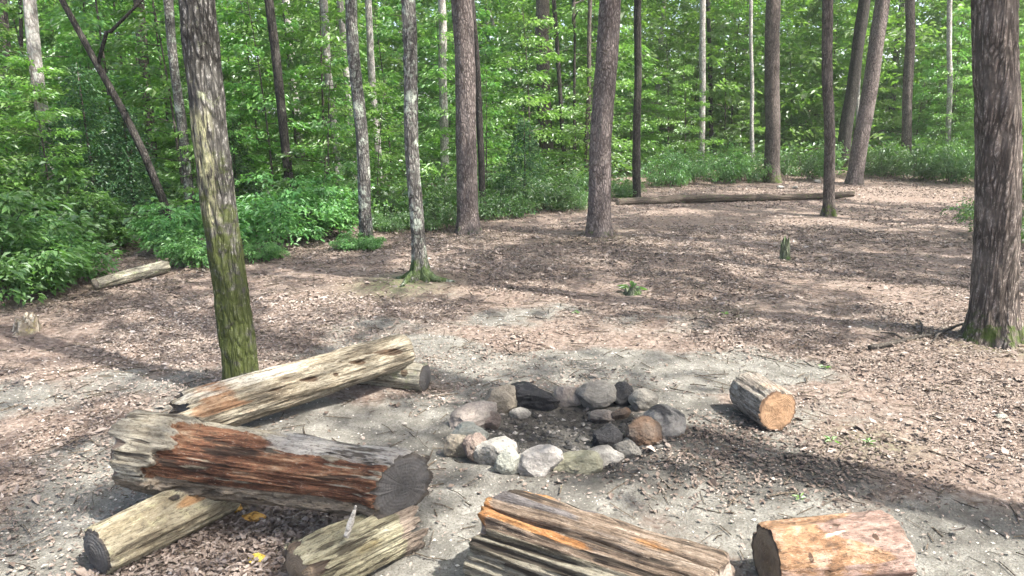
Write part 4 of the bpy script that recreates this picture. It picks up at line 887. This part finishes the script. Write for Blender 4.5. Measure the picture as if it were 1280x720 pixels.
# slim trunks deep in the woods, countable but alike
me_far, _ = trunk_mesh(np.zeros(3), np.array([.02, 0, 1.0]), .13, 17, .5, 12, 16, .01, .2, 5, 81); me_far.materials.append(B_grey)
me_far2, _ = trunk_mesh(np.zeros(3), np.array([-.04, 0, 1.0]), .10, 16, .5, 12, 16, .01, .2, 5, 82); me_far2.materials.append(B_pale)
me_far3, _ = trunk_mesh(np.zeros(3), np.array([.0, .02, 1.0]), .16, 18, .5, 12, 16, .01, .2, 5, 83); me_far3.materials.append(B_mid)
for k in range(26):
    y = rng.uniform(29, 48); px = -40 + 1360 * (k + rng.random()) / 26; x = (px - 640) / FPX * y
    kind = k % 3; r_ = thing("tree", ["grey slim tree among many deep in the hazy green woods", "pale slim tree among many deep in the hazy green woods", "brown slim tree among many deep in the hazy green woods"][kind], "tree", (x, y, float(gh(x, y))), ["grey trees deep in the woods", "pale trees deep in the woods", "brown trees deep in the woods"][kind])
    o = bpy.data.objects.new("trunk", (me_far, me_far2, me_far3)[kind]); COL.objects.link(o); o.parent = r_; o.scale = (1, 1, 1); r_.rotation_euler = (rng.normal(0, .03), rng.normal(0, .04), rng.uniform(0, 6.28))
    c, w = CROWNS_THIN[k % 3]; co = bpy.data.objects.new("crown", c); COL.objects.link(co); co.parent = r_; co.location = (0, 0, rng.uniform(5.0, 9)); s = rng.uniform(1.0, 1.5); co.scale = (s, s, s)

# the far wood reads as one mass of leaves
acc = Acc()
for _ in range(12000):
    y = 24 + 46 * rng.random() ** .9; px = rng.uniform(-120, 1400); x = (px - 640) / FPX * y; z = rng.random() ** 1.0 * (3 + y * .25) + .2
    spray(acc, np.array([x, y, float(gz(x, y)) + z]), rng.uniform(0, 6.28), rng.uniform(1.0, 2.2), 34, .7, .17 + .0032 * y, .2, .1)
o = obj("distant_foliage", acc.mesh("distant_foliage"), M_leaf_yel); o["kind"] = "stuff"

# ------------------------------------------------------------------ LIGHT
SUN_EL, SUN_AZ = R(56), math.atan2(-.50, .86)          # azimuth as a math angle in x,y: right and a little behind the camera
sd = Vector((math.cos(SUN_EL) * math.cos(SUN_AZ), math.cos(SUN_EL) * math.sin(SUN_AZ), math.sin(SUN_EL)))
ld = bpy.data.lights.new("sun", 'SUN'); ld.energy = 3.3; ld.angle = R(.53); ld.color = (1.0, .955, .88)
lo = bpy.data.objects.new("sun", ld); COL.objects.link(lo); lo.rotation_euler = sd.to_track_quat('Z', 'Y').to_euler()
w = bpy.data.worlds.new("World"); scene.world = w; w.use_nodes = True; nt_ = w.node_tree; nt_.nodes.clear()
sky = nt_.nodes.new("ShaderNodeTexSky"); sky.sky_type = 'NISHITA'; sky.sun_disc = False; sky.sun_elevation = SUN_EL; sky.sun_rotation = math.pi / 2 - SUN_AZ
sky.air_density = .75; sky.dust_density = 4.0; sky.ozone_density = .3
bg = nt_.nodes.new("ShaderNodeBackground"); bg.inputs[1].default_value = .15; ow = nt_.nodes.new("ShaderNodeOutputWorld")
nt_.links.new(sky.outputs[0], bg.inputs[0]); nt_.links.new(bg.outputs[0], ow.inputs[0])
vs = scene.view_settings; scene.display_settings.display_device = 'sRGB'
vs.view_transform = 'Standard'; vs.look = 'None'; vs.gamma = 1; vs.use_curve_mapping = False; vs.exposure = 2.15
cy = scene.cycles; cy.max_bounces = 7; cy.diffuse_bounces = 4; cy.glossy_bounces = 2; cy.transmission_bounces = 5; cy.transparent_max_bounces = 4
cy.sample_clamp_indirect = 5; cy.use_denoising = True; cy.use_adaptive_sampling = True; cy.adaptive_threshold = .02

# ------------------------------------------------------------------ AIR
import bmesh
bm = bmesh.new(); bmesh.ops.create_cube(bm, size=1.0); hm = bpy.data.meshes.new("haze"); bm.to_mesh(hm); bm.free()
hz = obj("haze", hm); hz.location = (0, 85, 12.0); hz.scale = (470, 500, 32); hz["kind"] = "stuff"
m = bpy.data.materials.new("haze"); m.use_nodes = True; m.node_tree.nodes.clear(); om = m.node_tree.nodes.new("ShaderNodeOutputMaterial"); pv = m.node_tree.nodes.new("ShaderNodeVolumePrincipled")
pv.inputs["Color"].default_value = (.92, .97, .90, 1); pv.inputs["Density"].default_value = .0012; pv.inputs["Anisotropy"].default_value = .2; m.node_tree.links.new(pv.outputs[0], om.inputs["Volume"]); hm.materials.append(m)
